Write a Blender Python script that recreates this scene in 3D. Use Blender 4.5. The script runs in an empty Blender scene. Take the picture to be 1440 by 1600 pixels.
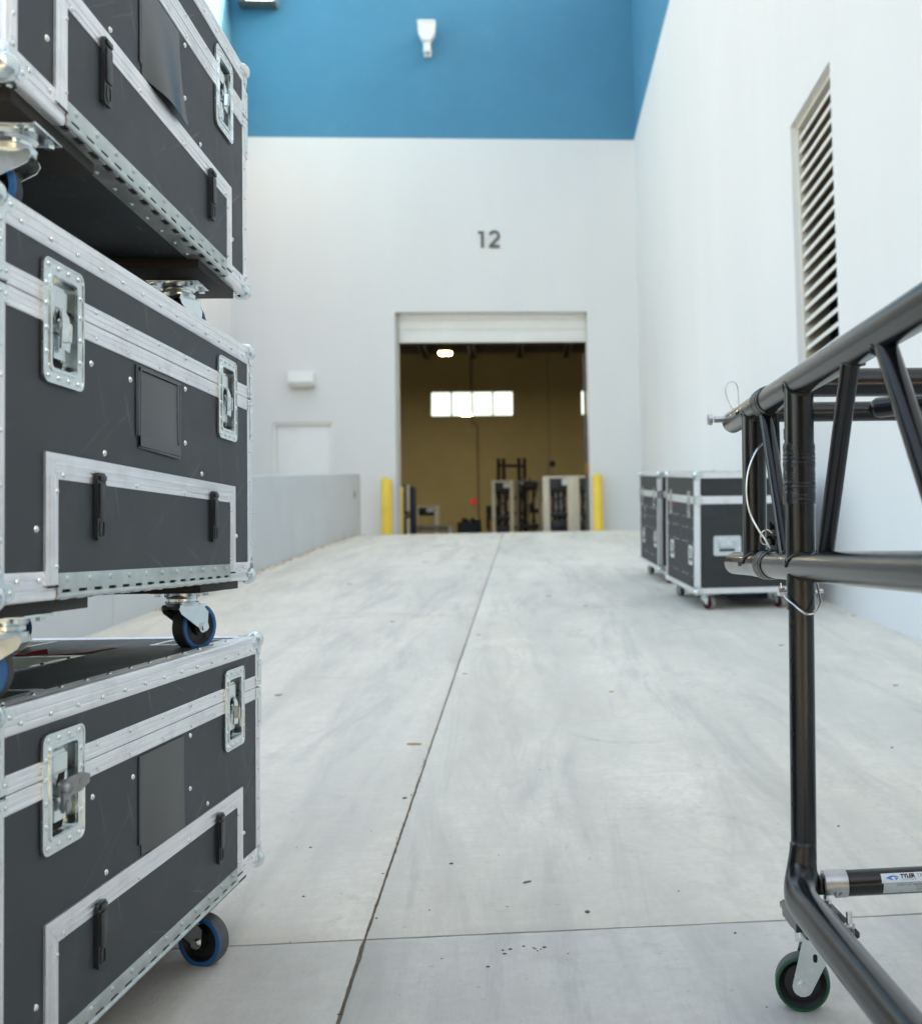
import bpy, bmesh, math, random
from mathutils import Vector, Matrix, Euler
random.seed(7)
S = bpy.context.scene
COL = S.collection
Z0 = 1.03            # eye height above the yard; geometry below is given relative to the eye
R = math.radians
V = Vector

# ------------------------------------------------------------------ camera, light, exposure
def look(pitch, yaw, roll):
    fwd = V((math.sin(yaw)*math.cos(pitch), math.cos(yaw)*math.cos(pitch), math.sin(pitch)))
    right = V((math.cos(yaw), -math.sin(yaw), 0))
    down = fwd.cross(right)
    r2 = math.cos(roll)*right + math.sin(roll)*down
    d2 = -math.sin(roll)*right + math.cos(roll)*down
    return Matrix((r2, -d2, -fwd)).transposed()
cam = bpy.data.cameras.new('camera')
camo = bpy.data.objects.new('camera', cam); COL.objects.link(camo)
cam.sensor_fit = 'HORIZONTAL'; cam.sensor_width = 24.0; cam.lens = 28.0
cam.shift_x = -(938.09-720)/1440
cam.clip_start = .05; cam.clip_end = 600
camo.matrix_world = Matrix.Translation((0, 0, Z0)) @ look(.0591155, .0744497, .0220046).to_4x4()
cam.dof.use_dof = True; cam.dof.focus_distance = 2.15; cam.dof.aperture_fstop = 3.4
S.camera = camo

SUN_EL, SUN_AZ = R(30), R(80)      # azimuth from +Y towards +X: behind the right-hand building
w = bpy.data.worlds.new('World'); S.world = w; w.use_nodes = True
nt = w.node_tree; bg = nt.nodes['Background']
sky = nt.nodes.new('ShaderNodeTexSky'); sky.sky_type = 'NISHITA'; sky.sun_disc = False
sky.sun_elevation = SUN_EL; sky.sun_rotation = SUN_AZ
sky.air_density = 1.0; sky.dust_density = 5.0; sky.ozone_density = .6
nt.links.new(sky.outputs[0], bg.inputs[0]); bg.inputs[1].default_value = 0.15
sl = bpy.data.lights.new('sun', 'SUN'); sl.energy = 3.2; sl.angle = R(.53); sl.color = (1, .95, .87)
so = bpy.data.objects.new('sun', sl); COL.objects.link(so)
so.rotation_euler = V((-math.sin(SUN_AZ)*math.cos(SUN_EL), -math.cos(SUN_AZ)*math.cos(SUN_EL), -math.sin(SUN_EL))).to_track_quat('-Z', 'Y').to_euler()
so.location = (20, 8, 30)
vs = S.view_settings
vs.view_transform = 'Standard'; vs.look = 'None'; vs.gamma = 1; vs.use_curve_mapping = False
vs.exposure = 2.58
vs.use_white_balance = True; vs.white_balance_temperature = 8750; vs.white_balance_tint = 6
S.cycles.use_denoising = True
S.cycles.max_bounces = 8; S.cycles.diffuse_bounces = 5; S.cycles.caustics_reflective = False; S.cycles.caustics_refractive = False
S.cycles.sample_clamp_indirect = 6

# ------------------------------------------------------------------ materials
MATS = {}
def mat(name, base, rough=.5, metal=0., var=.0, vscale=8., stretch=(1, 1, 1), bump=0., bscale=200., bstretch=None,
        rvar=0., scratch=0., spots=0., spotcol=(.05, .04, .03), spotscale=3., emit=None, estr=0., spec=.5, coat=0.):
    if name in MATS: return MATS[name]
    m = bpy.data.materials.new(name); m.use_nodes = True
    t = m.node_tree; N = t.nodes; Lk = t.links.new
    p = N['Principled BSDF']
    p.inputs['Base Color'].default_value = (*base, 1); p.inputs['Roughness'].default_value = rough
    p.inputs['Metallic'].default_value = metal; p.inputs['Specular IOR Level'].default_value = spec
    p.inputs['Coat Weight'].default_value = coat
    tc = N.new('ShaderNodeTexCoord')
    def mapped(st):
        mp = N.new('ShaderNodeMapping'); mp.inputs['Scale'].default_value = st; Lk(tc.outputs['Object'], mp.inputs['Vector']); return mp.outputs[0]
    col = None
    if var > 0:
        nz = N.new('ShaderNodeTexNoise'); nz.inputs['Scale'].default_value = vscale; nz.inputs['Detail'].default_value = 6
        nz.inputs['Roughness'].default_value = .6
        Lk(mapped(stretch), nz.inputs['Vector'])
        mr = N.new('ShaderNodeMapRange'); mr.inputs[1].default_value = .28; mr.inputs[2].default_value = .72
        mr.inputs[3].default_value = 1-var; mr.inputs[4].default_value = 1+var; Lk(nz.outputs[0], mr.inputs[0])
        mx = N.new('ShaderNodeMix'); mx.data_type = 'RGBA'; mx.blend_type = 'MULTIPLY'; mx.inputs[0].default_value = 1
        mx.inputs[6].default_value = (*base, 1); Lk(mr.outputs[0], mx.inputs[7]); col = mx.outputs[2]
        if rvar > 0:
            m2 = N.new('ShaderNodeMapRange'); m2.inputs[1].default_value = .3; m2.inputs[2].default_value = .7
            m2.inputs[3].default_value = max(.02, rough-rvar); m2.inputs[4].default_value = rough+rvar
            Lk(nz.outputs[0], m2.inputs[0]); Lk(m2.outputs[0], p.inputs['Roughness'])
    if spots > 0:
        nz = N.new('ShaderNodeTexNoise'); nz.inputs['Scale'].default_value = spotscale; nz.inputs['Detail'].default_value = 8; nz.inputs['Roughness'].default_value = .72
        Lk(mapped((1, 1, 1)), nz.inputs['Vector'])
        mr = N.new('ShaderNodeMapRange'); mr.inputs[1].default_value = .52; mr.inputs[2].default_value = .70; mr.inputs[4].default_value = spots
        Lk(nz.outputs[0], mr.inputs[0])
        mx = N.new('ShaderNodeMix'); mx.data_type = 'RGBA'; Lk(mr.outputs[0], mx.inputs[0])
        if col: Lk(col, mx.inputs[6])
        else: mx.inputs[6].default_value = (*base, 1)
        mx.inputs[7].default_value = (*spotcol, 1); col = mx.outputs[2]
    if scratch > 0:
        for k, (ry, st) in enumerate(((.35, (1, .05, 1.6)), (-.55, (1, .06, 1.4)), (1.2, (1, .07, 1.2)))):
            mp = N.new('ShaderNodeMapping'); mp.inputs['Rotation'].default_value = (ry, 0, 0); mp.inputs['Location'].default_value = (k*3.1, k, 0)
            m0 = N.new('ShaderNodeMapping'); m0.inputs['Scale'].default_value = st; Lk(tc.outputs['Object'], mp.inputs['Vector']); Lk(mp.outputs[0], m0.inputs['Vector'])
            nz = N.new('ShaderNodeTexNoise'); nz.inputs['Scale'].default_value = 42; nz.inputs['Detail'].default_value = 3; nz.inputs['Roughness'].default_value = .55; Lk(m0.outputs[0], nz.inputs['Vector'])
            mr = N.new('ShaderNodeMapRange'); mr.inputs[1].default_value = .665; mr.inputs[2].default_value = .72; mr.inputs[4].default_value = scratch; Lk(nz.outputs[0], mr.inputs[0])
            mx = N.new('ShaderNodeMix'); mx.data_type = 'RGBA'; Lk(mr.outputs[0], mx.inputs[0]); Lk(col, mx.inputs[6]) if col else None
            mx.inputs[7].default_value = (*spotcol, 1); col = mx.outputs[2]
    if col: Lk(col, p.inputs['Base Color'])
    if bump > 0:
        nz = N.new('ShaderNodeTexNoise'); nz.inputs['Scale'].default_value = bscale; nz.inputs['Detail'].default_value = 3
        Lk(mapped(bstretch or (1, 1, 1)), nz.inputs['Vector'])
        b = N.new('ShaderNodeBump'); b.inputs['Strength'].default_value = bump; b.inputs['Distance'].default_value = .002
        Lk(nz.outputs[0], b.inputs['Height']); Lk(b.outputs[0], p.inputs['Normal'])
    if emit:
        p.inputs['Emission Color'].default_value = (*emit, 1); p.inputs['Emission Strength'].default_value = estr
    MATS[name] = m; return m

M = dict(
    wall=mat('white_wall_paint', (.72, .725, .735), .8, var=.025, vscale=.9, stretch=(1, 1, .25), bump=.25, bscale=60, spots=.10, spotcol=(.62, .63, .63), spotscale=.9),
    blue=mat('blue_wall_paint', (.043, .225, .37), .75, var=.05, vscale=.8, bump=.25, bscale=60, spots=.06, spotcol=(.3, .45, .55), spotscale=2.2),
    greywall=mat('grey_wall_paint', (.60, .635, .665), .8, var=.03, vscale=1.2, bump=.2, bscale=60, spots=.2, spotcol=(.40, .43, .44), spotscale=1.3),
    trim=mat('white_metal_paint', (.78, .78, .76), .5, var=.03, vscale=3),
    doorpaint=mat('white_door_paint', (.8, .81, .81), .45, var=.02, vscale=2),
    soffit=mat('reveal_plaster', (.62, .60, .54), .8, var=.06, vscale=3),
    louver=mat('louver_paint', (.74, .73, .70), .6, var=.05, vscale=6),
    louvin=mat('dusty_shaded_louver', (.30, .25, .18), .8, var=.15, vscale=6),  # dusty tan, darkened in the colour for the shade under the blades
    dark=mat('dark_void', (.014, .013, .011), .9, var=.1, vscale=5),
    yellow=mat('yellow_bollard_plastic', (.98, .67, .09), .5, var=.06, vscale=3, spots=.15, spotcol=(.5, .36, .08), spotscale=5),
    bronze=mat('bronze_number', (.115, .105, .08), .5, metal=.4, var=.1, vscale=8),
    ground=mat('lot_concrete', (.42, .39, .345), .9, var=.1, vscale=.6, bump=.3, bscale=40),
    joint=mat('joint_dirt', (.15, .115, .085), .95, var=.5, vscale=30, bump=.6, bscale=150, spots=.6, spotcol=(.25, .19, .12), spotscale=18),
    interior=mat('tan_block_wall', (.30, .285, .195), .9, var=.08, vscale=.8),
    ceil=mat('timber_deck', (.16, .09, .05), .9, var=.2, vscale=2),
    beam=mat('steel_beam', (.11, .115, .115), .6, var=.1, vscale=3),
    intfloor=mat('sealed_concrete', (.30, .28, .25), .5, var=.1, vscale=1),
    laminate=mat('case_laminate', (.038, .045, .053), .50, var=.16, vscale=5, bump=.35, bscale=1400, rvar=.08, scratch=.75, spots=.38, spotcol=(.12, .125, .13), spotscale=5.0, spec=.4),
    lam2=mat('case_laminate_far', (.040, .041, .042), .6, var=.12, vscale=6, spots=.2, spotcol=(.08, .08, .08), spotscale=4, spec=.3),
    ply=mat('black_plywood', (.022, .018, .015), .6, var=.3, vscale=14, stretch=(1, .15, 6), bump=.2, bscale=90, spec=.3),
    alu=mat('aluminium_trim', (.88, .88, .90), .40, metal=.85, var=.10, vscale=26, stretch=(5, .22, 5), rvar=.12, bump=.12, bscale=260, bstretch=(3, .08, 3), spots=.34, spotcol=(.48, .48, .50), spotscale=11),
    aluz=mat('aluminium_trim_upright', (.88, .88, .90), .40, metal=.85, var=.10, vscale=26, stretch=(5, 5, .22), rvar=.12, bump=.12, bscale=260, bstretch=(3, 3, .08), spots=.3, spotcol=(.50, .50, .52), spotscale=11),
    zinc=mat('zinc_plate', (.72, .78, .79), .24, metal=1., var=.08, vscale=30, rvar=.06, bump=.03, bscale=120, spots=.16, spotcol=(.50, .58, .60), spotscale=16),
    zincd=mat('zinc_hinge', (.55, .60, .59), .42, metal=.9, var=.16, vscale=24, rvar=.1, spots=.3, spotcol=(.36, .40, .40), spotscale=9),
    rivet=mat('rivet_steel', (.82, .84, .84), .22, metal=1., var=.08, vscale=40),
    blackpl=mat('black_plastic', (.020, .021, .023), .38, var=.1, vscale=20, bump=.08, bscale=300),
    vinyl=mat('black_vinyl', (.026, .030, .034), .27, var=.10, vscale=4),
    rubber=mat('grey_tread', (.10, .105, .11), .7, var=.2, vscale=40, spots=.4, spotcol=(.2, .2, .2), spotscale=14),
    blackrub=mat('dark_tread', (.035, .035, .037), .6, var=.2, vscale=40),
    bluerub=mat('blue_tyre', (.010, .13, .36), .42, var=.12, vscale=30, spots=.2, spotcol=(.05, .12, .22), spotscale=20),
    hub=mat('black_hub', (.012, .012, .014), .4, var=.1, vscale=20),
    greenrub=mat('green_tyre', (.004, .080, .032), .35, var=.15, vscale=30, spots=.12, spotcol=(.03, .07, .05), spotscale=20),
    maroon=mat('maroon_tyre', (.22, .014, .017), .5, var=.15, vscale=30),
    tube=mat('black_powder_coat', (.006, .0068, .0085), .10, var=.2, vscale=60, rvar=.025, bump=.12, bscale=800, spots=.12, spotcol=(.03, .031, .035), spotscale=14, spec=.55),
    tape=mat('black_tape', (.016, .018, .022), .20, var=.2, vscale=20, stretch=(1, 1, 6), bump=.7, bscale=60, bstretch=(.4, .4, 5)),
    redtape=mat('red_tape', (.30, .015, .025), .5, var=.15, vscale=20, bump=.3, bscale=60),
    wire=mat('galvanised_wire', (.75, .76, .77), .25, metal=1., var=.1, vscale=50),
    steel=mat('bare_steel', (.50, .51, .52), .32, metal=1., var=.14, vscale=30, spots=.3, spotcol=(.25, .24, .22), spotscale=20),
    cast=mat('cast_zinc', (.36, .38, .39), .48, metal=.9, var=.15, vscale=40, bump=.1, bscale=200),
    sticker=mat('white_sticker', (.80, .82, .84), .3, var=.03, vscale=20),
    stickgrey=mat('grey_sticker', (.50, .54, .55), .3, var=.04, vscale=20),
    ink=mat('black_ink', (.025, .025, .035), .5, var=.1, vscale=40),
    inkgrey=mat('grey_ink', (.22, .23, .26), .5, var=.1, vscale=40),
    inkblue=mat('blue_ink', (.02, .22, .62), .4, var=.25, vscale=60),
    paper=mat('worn_paper', (.62, .60, .52), .7, var=.1, vscale=40),
    cream=mat('cream_painted_wood', (.88, .80, .66), .6, var=.08, vscale=5),
    greym=mat('grey_painted_metal', (.30, .29, .28), .5, var=.1, vscale=5),
    black=mat('black_equipment', (.016, .016, .018), .5, var=.2, vscale=9),
    orange=mat('orange_plastic', (.50, .19, .02), .5, var=.1, vscale=5),
    navy=mat('navy_paint', (.015, .025, .06), .6, var=.2, vscale=9),
    signred=mat('red_sign', (.5, .03, .05), .5, var=.05, vscale=5, emit=(1, .06, .10), estr=.03),
    lampon=mat('lit_lamp', (.9, .85, .7), .5, var=.01, emit=(1, .80, .45), estr=9.),
    lens=mat('lit_lens', (.9, .9, .85), .3, var=.01, emit=(1, .97, .88), estr=1.4),
    leaf=mat('dry_leaf', (.42, .25, .10), .8, var=.3, vscale=30),
    grit=mat('dark_grit', (.17, .155, .14), .9, var=.4, vscale=40),
    leafgrey=mat('grey_scrap', (.16, .16, .19), .7, var=.2, vscale=30),
)

def concrete(name, base, seed, broom, arcs=()):
    m = bpy.data.materials.new(name); m.use_nodes = True; t = m.node_tree; N = t.nodes; Lk = t.links.new
    p = N['Principled BSDF']; p.inputs['Roughness'].default_value = .82; p.inputs['Specular IOR Level'].default_value = .3
    tc = N.new('ShaderNodeTexCoord')
    def noise(scale, st, det=6, rg=.6, off=0., dist=0.):
        mp = N.new('ShaderNodeMapping'); mp.inputs['Scale'].default_value = st; mp.inputs['Location'].default_value = (seed+off, off*1.7, 0)
        Lk(tc.outputs['Object'], mp.inputs['Vector'])
        n = N.new('ShaderNodeTexNoise'); n.inputs['Scale'].default_value = scale; n.inputs['Detail'].default_value = det
        n.inputs['Roughness'].default_value = rg; n.inputs['Distortion'].default_value = dist; Lk(mp.outputs[0], n.inputs['Vector']); return n.outputs[0]
    def rng(s, a, b, c, d):
        r = N.new('ShaderNodeMapRange'); r.inputs[1].default_value = a; r.inputs[2].default_value = b; r.inputs[3].default_value = c; r.inputs[4].default_value = d
        Lk(s, r.inputs[0]); return r.outputs[0]
    def mixc(fac, a, b, mode='MIX'):
        x = N.new('ShaderNodeMix'); x.data_type = 'RGBA'; x.blend_type = mode
        if isinstance(fac, float): x.inputs[0].default_value = fac
        else: Lk(fac, x.inputs[0])
        for i, v in ((6, a), (7, b)):
            if isinstance(v, tuple): x.inputs[i].default_value = (*v, 1)
            else: Lk(v, x.inputs[i])
        return x.outputs[2]
    c = mixc(rng(noise(.9, (1, 1, 1), 7, .62), .3, .7, 0, 1), tuple(v*.90 for v in base), tuple(v*1.10 for v in base))
    # cement blotches
    c = mixc(rng(noise(3.2, (1, .6, 1), 8, .66, 3.), .46, .70, 0, .7), c, tuple(v*.80 for v in base))
    c = mixc(rng(noise(7., (.7, 1, 1), 8, .7, 9.), .54, .72, 0, .45), c, (base[0]*1.12, base[1]*1.12, base[2]*1.12))
    # tyre tracks running up the ramp
    c = mixc(rng(noise(1.5, (1, .13, 1), 6, .62, 21., .5), .46, .66, 0, .62), c, (base[0]*.62, base[1]*.64, base[2]*.67))
    c = mixc(rng(noise(3.4, (1, .10, 1), 7, .66, 43., .9), .50, .66, 0, .58), c, (base[0]*.55, base[1]*.57, base[2]*.60))
    # warm dusty patches
    c = mixc(rng(noise(.55, (1, 1, 1), 6, .6, 57.), .50, .75, 0, .35), c, (base[0]*1.0, base[1]*.92, base[2]*.78))
    c = mixc(rng(noise(26., (.12, 1, 1), 6, .66, 91., .4), .50, .70, 0, .55), c, tuple(v*.80 for v in base))
    c = mixc(rng(noise(60., (.2, 1, 1), 5, .66, 97.), .52, .72, 0, .22), c, tuple(v*1.14 for v in base))
    # wheel scuffs: short arcs left by turning casters
    for cx_, cy_, r_, w_, ang, strg in arcs:
        sp = N.new('ShaderNodeMapping'); sp.inputs['Location'].default_value = (-cx_, -cy_, 0); Lk(tc.outputs['Object'], sp.inputs['Vector'])
        fl = N.new('ShaderNodeVectorMath'); fl.operation = 'MULTIPLY'; fl.inputs[1].default_value = (1, 1, 0); Lk(sp.outputs[0], fl.inputs[0])
        ln = N.new('ShaderNodeVectorMath'); ln.operation = 'LENGTH'; Lk(fl.outputs[0], ln.inputs[0])
        dt = N.new('ShaderNodeVectorMath'); dt.operation = 'DOT_PRODUCT'; dt.inputs[1].default_value = (math.cos(ang), math.sin(ang), 0); Lk(fl.outputs[0], dt.inputs[0])
        sub = N.new('ShaderNodeMath'); sub.operation = 'SUBTRACT'; sub.inputs[1].default_value = r_; Lk(ln.outputs['Value'], sub.inputs[0])
        ab = N.new('ShaderNodeMath'); ab.operation = 'ABSOLUTE'; Lk(sub.outputs[0], ab.inputs[0])
        m1 = N.new('ShaderNodeMath'); m1.operation = 'MULTIPLY'; Lk(rng(ab.outputs[0], 0, w_*2.6, 1, 0), m1.inputs[0]); Lk(rng(dt.outputs['Value'], r_*.45, r_*.95, 0, 1), m1.inputs[1])
        m2 = N.new('ShaderNodeMath'); m2.operation = 'MULTIPLY'; Lk(m1.outputs[0], m2.inputs[0]); Lk(rng(noise(24., (1, 1, 1), 7, .74, cx_*9), .42, .70, 0, strg*.8), m2.inputs[1])
        c = mixc(m2.outputs[0], c, tuple(v*.30 for v in base))
    c = mixc(rng(noise(15., (1, .8, 1), 9, .78, 101., .6), .44, .66, 0, .42), c, tuple(v*.74 for v in base))
    c = mixc(rng(noise(48., (1, .8, 1), 6, .72, 107.), .46, .68, 0, .40), c, tuple(v*.72 for v in base))
    c = mixc(rng(noise(2.3, (1, .09, 1), 8, .74, 113., 1.2), .53, .63, 0, .42), c, (base[0]*.52, base[1]*.54, base[2]*.58))
    # dark spatter
    c = mixc(rng(noise(34., (1, 1, 1), 4, .6, 71.), .66, .76, 0, .6), c, tuple(v*.42 for v in base))
    c = mixc(rng(noise(10., (1, .7, 1), 9, .75, 83.), .58, .74, 0, .5), c, (base[0]*.60, base[1]*.55, base[2]*.50))
    # fine grain / broom finish
    br = noise(120. if broom == 'x' else 210., (.06, 1, 1) if broom == 'x' else (1, .05, 1), 3, .6, 5.)
    c = mixc(rng(br, .34, .66, 0, .30), c, tuple(v*.82 for v in base))
    fine = noise(420., (1, 1, 1), 2, .6, 2.)
    c = mixc(rng(fine, .3, .7, 0, .16), c, tuple(v*.72 for v in base))
    Lk(c, p.inputs['Base Color'])
    ad = N.new('ShaderNodeMath'); ad.operation = 'MULTIPLY_ADD'; ad.inputs[1].default_value = .6; Lk(br, ad.inputs[0]); Lk(fine, ad.inputs[2])
    b = N.new('ShaderNodeBump'); b.inputs['Strength'].default_value = .55; b.inputs['Distance'].default_value = .0025
    Lk(ad.outputs[0], b.inputs['Height']); Lk(b.outputs[0], p.inputs['Normal'])
    return m
M['conc1'] = concrete('ramp_concrete', (.90, .825, .72), 3., 'x', [(-1.30, 7.4, .72, .030, 1.3, .8), (-.95, 7.2, .75, .04, 1.5, .8), (-1.05, 5.1, .5, .02, .9, .6), (-.75, 3.4, .22, .012, .4, .6), (-1.6, 12.0, 1.2, .05, .8, .6)])
M['conc2'] = concrete('ramp_concrete_right', (.90, .825, .715), 17., 'x', [(.55, 6.85, .26, .014, 2.9, 1.), (.60, 6.85, .26, .012, 3.1, 1.), (.40, 4.35, .22, .010, 4.2, .9), (.44, 4.33, .22, .008, 4.4, .9), (.9, 7.5, .7, .03, 2.2, .7), (1.2, 6.6, .35, .016, 2.0, .8), (.4, 3.0, .3, .012, .6, .7), (1.4, 3.9, .4, .012, 2.4, .6)])
M['conc3'] = concrete('apron_concrete', (.80, .755, .69), 29., 'y')

# ------------------------------------------------------------------ mesh builder
class MB:
    def __init__(s): s.v = []; s.f = []; s.m = []; s.mi = 0; s.x = None
    def xf(s, mtx): s.x = mtx; return s
    def _add(s, vs_, fs_):
        o = len(s.v)
        s.v += [tuple(s.x @ V(p)) if s.x else tuple(p) for p in vs_]
        s.f += [[o+i for i in f] for f in fs_]; s.m += [s.mi]*len(fs_)
    def box(s, a, b, bev=0.):
        (x0, y0, z0), (x1, y1, z1) = a, b
        x0, x1 = min(x0, x1), max(x0, x1); y0, y1 = min(y0, y1), max(y0, y1); z0, z1 = min(z0, z1), max(z0, z1)
        if bev <= 0:
            s._add([(x0, y0, z0), (x1, y0, z0), (x1, y1, z0), (x0, y1, z0), (x0, y0, z1), (x1, y0, z1), (x1, y1, z1), (x0, y1, z1)],
                   [(0, 3, 2, 1), (4, 5, 6, 7), (0, 1, 5, 4), (1, 2, 6, 5), (2, 3, 7, 6), (3, 0, 4, 7)])
        else:
            bm = bmesh.new(); bmesh.ops.create_cube(bm, size=1)
            for v in bm.verts: v.co = V(((x0+x1)/2+v.co.x*(x1-x0), (y0+y1)/2+v.co.y*(y1-y0), (z0+z1)/2+v.co.z*(z1-z0)))
            bmesh.ops.bevel(bm, geom=bm.edges[:], offset=bev, segments=2, affect='EDGES', profile=.5)
            s._bm(bm)
        return s
    def _bm(s, bm):
        bm.verts.index_update()
        s._add([v.co[:] for v in bm.verts], [[v.index for v in f.verts] for f in bm.faces]); bm.free()
    def cyl(s, p0, p1, r0, r1=None, n=16, caps=True):
        r1 = r0 if r1 is None else r1
        p0, p1 = V(p0), V(p1); d = (p1-p0).normalized()
        a = d.orthogonal().normalized(); b = d.cross(a)
        vs_ = []
        for p, r in ((p0, r0), (p1, r1)):
            for i in range(n):
                t = 2*math.pi*i/n; vs_.append(p + r*(math.cos(t)*a+math.sin(t)*b))
        fs_ = [(i, (i+1) % n, n+(i+1) % n, n+i) for i in range(n)]
        if caps: fs_ += [list(range(n-1, -1, -1)), list(range(n, 2*n))]
        s._add(vs_, fs_); return s
    def tube(s, path, r, n=10, caps=True):
        P = [V(p) for p in path]; vs_ = []; fs_ = []
        rr = r if isinstance(r, (list, tuple)) else [r]*len(P)
        a = None
        for i, p in enumerate(P):
            d = (P[min(i+1, len(P)-1)]-P[max(i-1, 0)]).normalized()
            a = d.orthogonal().normalized() if a is None else (a-d*a.dot(d)).normalized()
            b = d.cross(a)
            for k in range(n):
                t = 2*math.pi*k/n; vs_.append(p+rr[i]*(math.cos(t)*a+math.sin(t)*b))
        for i in range(len(P)-1):
            for k in range(n):
                fs_.append((i*n+k, i*n+(k+1) % n, (i+1)*n+(k+1) % n, (i+1)*n+k))
        if caps: fs_ += [list(range(n-1, -1, -1)), [(len(P)-1)*n+k for k in range(n)]]
        s._add(vs_, fs_); return s
    def lathe(s, prof, p, axis, n=28, closed=True):
        """prof: (radius, along axis) points"""
        d = V(axis).normalized(); a = d.orthogonal().normalized(); b = d.cross(a); p = V(p)
        vs_ = []; K = len(prof)
        for r, h in prof:
            for i in range(n):
                t = 2*math.pi*i/n; vs_.append(p+d*h+r*(math.cos(t)*a+math.sin(t)*b))
        fs_ = []
        for k in range(K if closed else K-1):
            for i in range(n):
                k2 = (k+1) % K
                fs_.append((k*n+i, k*n+(i+1) % n, k2*n+(i+1) % n, k2*n+i))
        s._add(vs_, fs_); return s
    def prism(s, poly, o, ax, ay, az, h0, h1):
        """polygon in (ax, ay) at o, extruded from h0 to h1 along az"""
        o, ax, ay, az = V(o), V(ax), V(ay), V(az); n = len(poly)
        vs_ = [o+ax*x+ay*y+az*h0 for x, y in poly]+[o+ax*x+ay*y+az*h1 for x, y in poly]
        s._add(vs_, [list(range(n-1, -1, -1)), list(range(n, 2*n))]+[(i, (i+1) % n, n+(i+1) % n, n+i) for i in range(n)]); return s
    def ring(s, outer, inner, o, ax, ay, az, h0, h1):
        o, ax, ay, az = V(o), V(ax), V(ay), V(az); n = len(outer); vs_ = []
        for h in (h0, h1):
            for pl in (outer, inner): vs_ += [o+ax*x+ay*y+az*h for x, y in pl]
        fs_ = []
        for i in range(n):
            j = (i+1) % n
            fs_ += [(2*n+i, 2*n+j, 3*n+j, 3*n+i), (i, j, 2*n+j, 2*n+i), (n+j, n+i, 3*n+i, 3*n+j), (j, i, n+i, n+j)]
        s._add(vs_, fs_); return s
    def sphere(s, c, r, nu=10, nv=6, sc=(1, 1, 1)):
        c = V(c); vs_ = [c+V((0, 0, r*sc[2]))]; fs_ = []
        for j in range(1, nv):
            t = math.pi*j/nv
            for i in range(nu):
                q = 2*math.pi*i/nu; vs_.append(c+V((r*sc[0]*math.sin(t)*math.cos(q), r*sc[1]*math.sin(t)*math.sin(q), r*sc[2]*math.cos(t))))
        vs_.append(c-V((0, 0, r*sc[2])))
        for i in range(nu):
            fs_.append((0, 1+i, 1+(i+1) % nu)); L = len(vs_)-1; bq = 1+(nv-2)*nu
            fs_.append((L, bq+(i+1) % nu, bq+i))
        for j in range(nv-2):
            for i in range(nu): fs_.append((1+j*nu+i, 1+(j+1)*nu+i, 1+(j+1)*nu+(i+1) % nu, 1+j*nu+(i+1) % nu))
        s._add(vs_, fs_); return s
    def dome(s, p, nrm, r, n=8):
        d = V(nrm); a = d.orthogonal().normalized(); b = d.cross(a); p = V(p); vs_ = []
        for rr, h in ((1., 0.), (.8, .38), (.42, .58)):
            for i in range(n):
                t = 2*math.pi*i/n; vs_.append(p+d*(r*h)+rr*r*(math.cos(t)*a+math.sin(t)*b))
        vs_.append(p+d*(r*.64)); fs_ = []
        for k in range(2):
            for i in range(n): fs_.append((k*n+i, k*n+(i+1) % n, (k+1)*n+(i+1) % n, (k+1)*n+i))
        fs_ += [(2*n+i, 2*n+(i+1) % n, 3*n) for i in range(n)]
        s._add(vs_, fs_); return s
    def extr(s, prof, p0, p1, ax, ay):
        p0, p1, ax, ay = V(p0), V(p1), V(ax), V(ay); n = len(prof)
        vs_ = [p0+ax*x+ay*y for x, y in prof]+[p1+ax*x+ay*y for x, y in prof]
        s._add(vs_, [(i, (i+1) % n, n+(i+1) % n, n+i) for i in range(n)]+[list(range(n-1, -1, -1)), list(range(n, 2*n))]); return s
    def mesh(s, name, mats, sharp=35):
        me = bpy.data.meshes.new(name); me.from_pydata(s.v, [], s.f)
        for m in (mats if isinstance(mats, (list, tuple)) else [mats]): me.materials.append(m)
        me.polygons.foreach_set('material_index', s.m)
        bm = bmesh.new(); bm.from_mesh(me); bmesh.ops.recalc_face_normals(bm, faces=bm.faces[:]); bm.to_mesh(me); bm.free()
        me.polygons.foreach_set('use_smooth', [True]*len(me.polygons)); me.set_sharp_from_angle(angle=R(sharp)); me.update(); return me
    def build(s, name, mats, parent=None, sharp=35, **kw):
        return link(name, s.mesh(name, mats, sharp), parent, **kw)

def link(name, me, parent=None, **kw):
    o = bpy.data.objects.new(name, me); COL.objects.link(o)
    if parent: o.parent = parent
    else: o.location.z = Z0
    for k, v in kw.items(): o[k] = v
    return o
def thing(name, label, cat, loc=(0, 0, 0), rot=None, group=None, mode='YXZ'):
    o = bpy.data.objects.new(name, None); COL.objects.link(o); o.empty_display_size = .1
    o.location = (loc[0], loc[1], loc[2]+Z0)
    if rot: o.rotation_mode = mode; o.rotation_euler = rot
    o['label'] = label; o['category'] = cat
    if group: o['group'] = group
    return o
def copy_tree(o, parent=None):
    kids = list(o.children); c = o.copy(); COL.objects.link(c)
    if parent: c.parent = parent
    for ch in kids: copy_tree(ch, c)
    return c
def rrect(w_, h_, r, n=4, cx=0, cy=0):
    out = []
    for qx, qy, a0 in ((1, 1, 0), (-1, 1, 90), (-1, -1, 180), (1, -1, 270)):
        for i in range(n+1):
            t = R(a0+90*i/n); out.append((cx+qx*(w_/2-r)+r*math.cos(t), cy+qy*(h_/2-r)+r*math.sin(t)))
    return out
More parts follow.
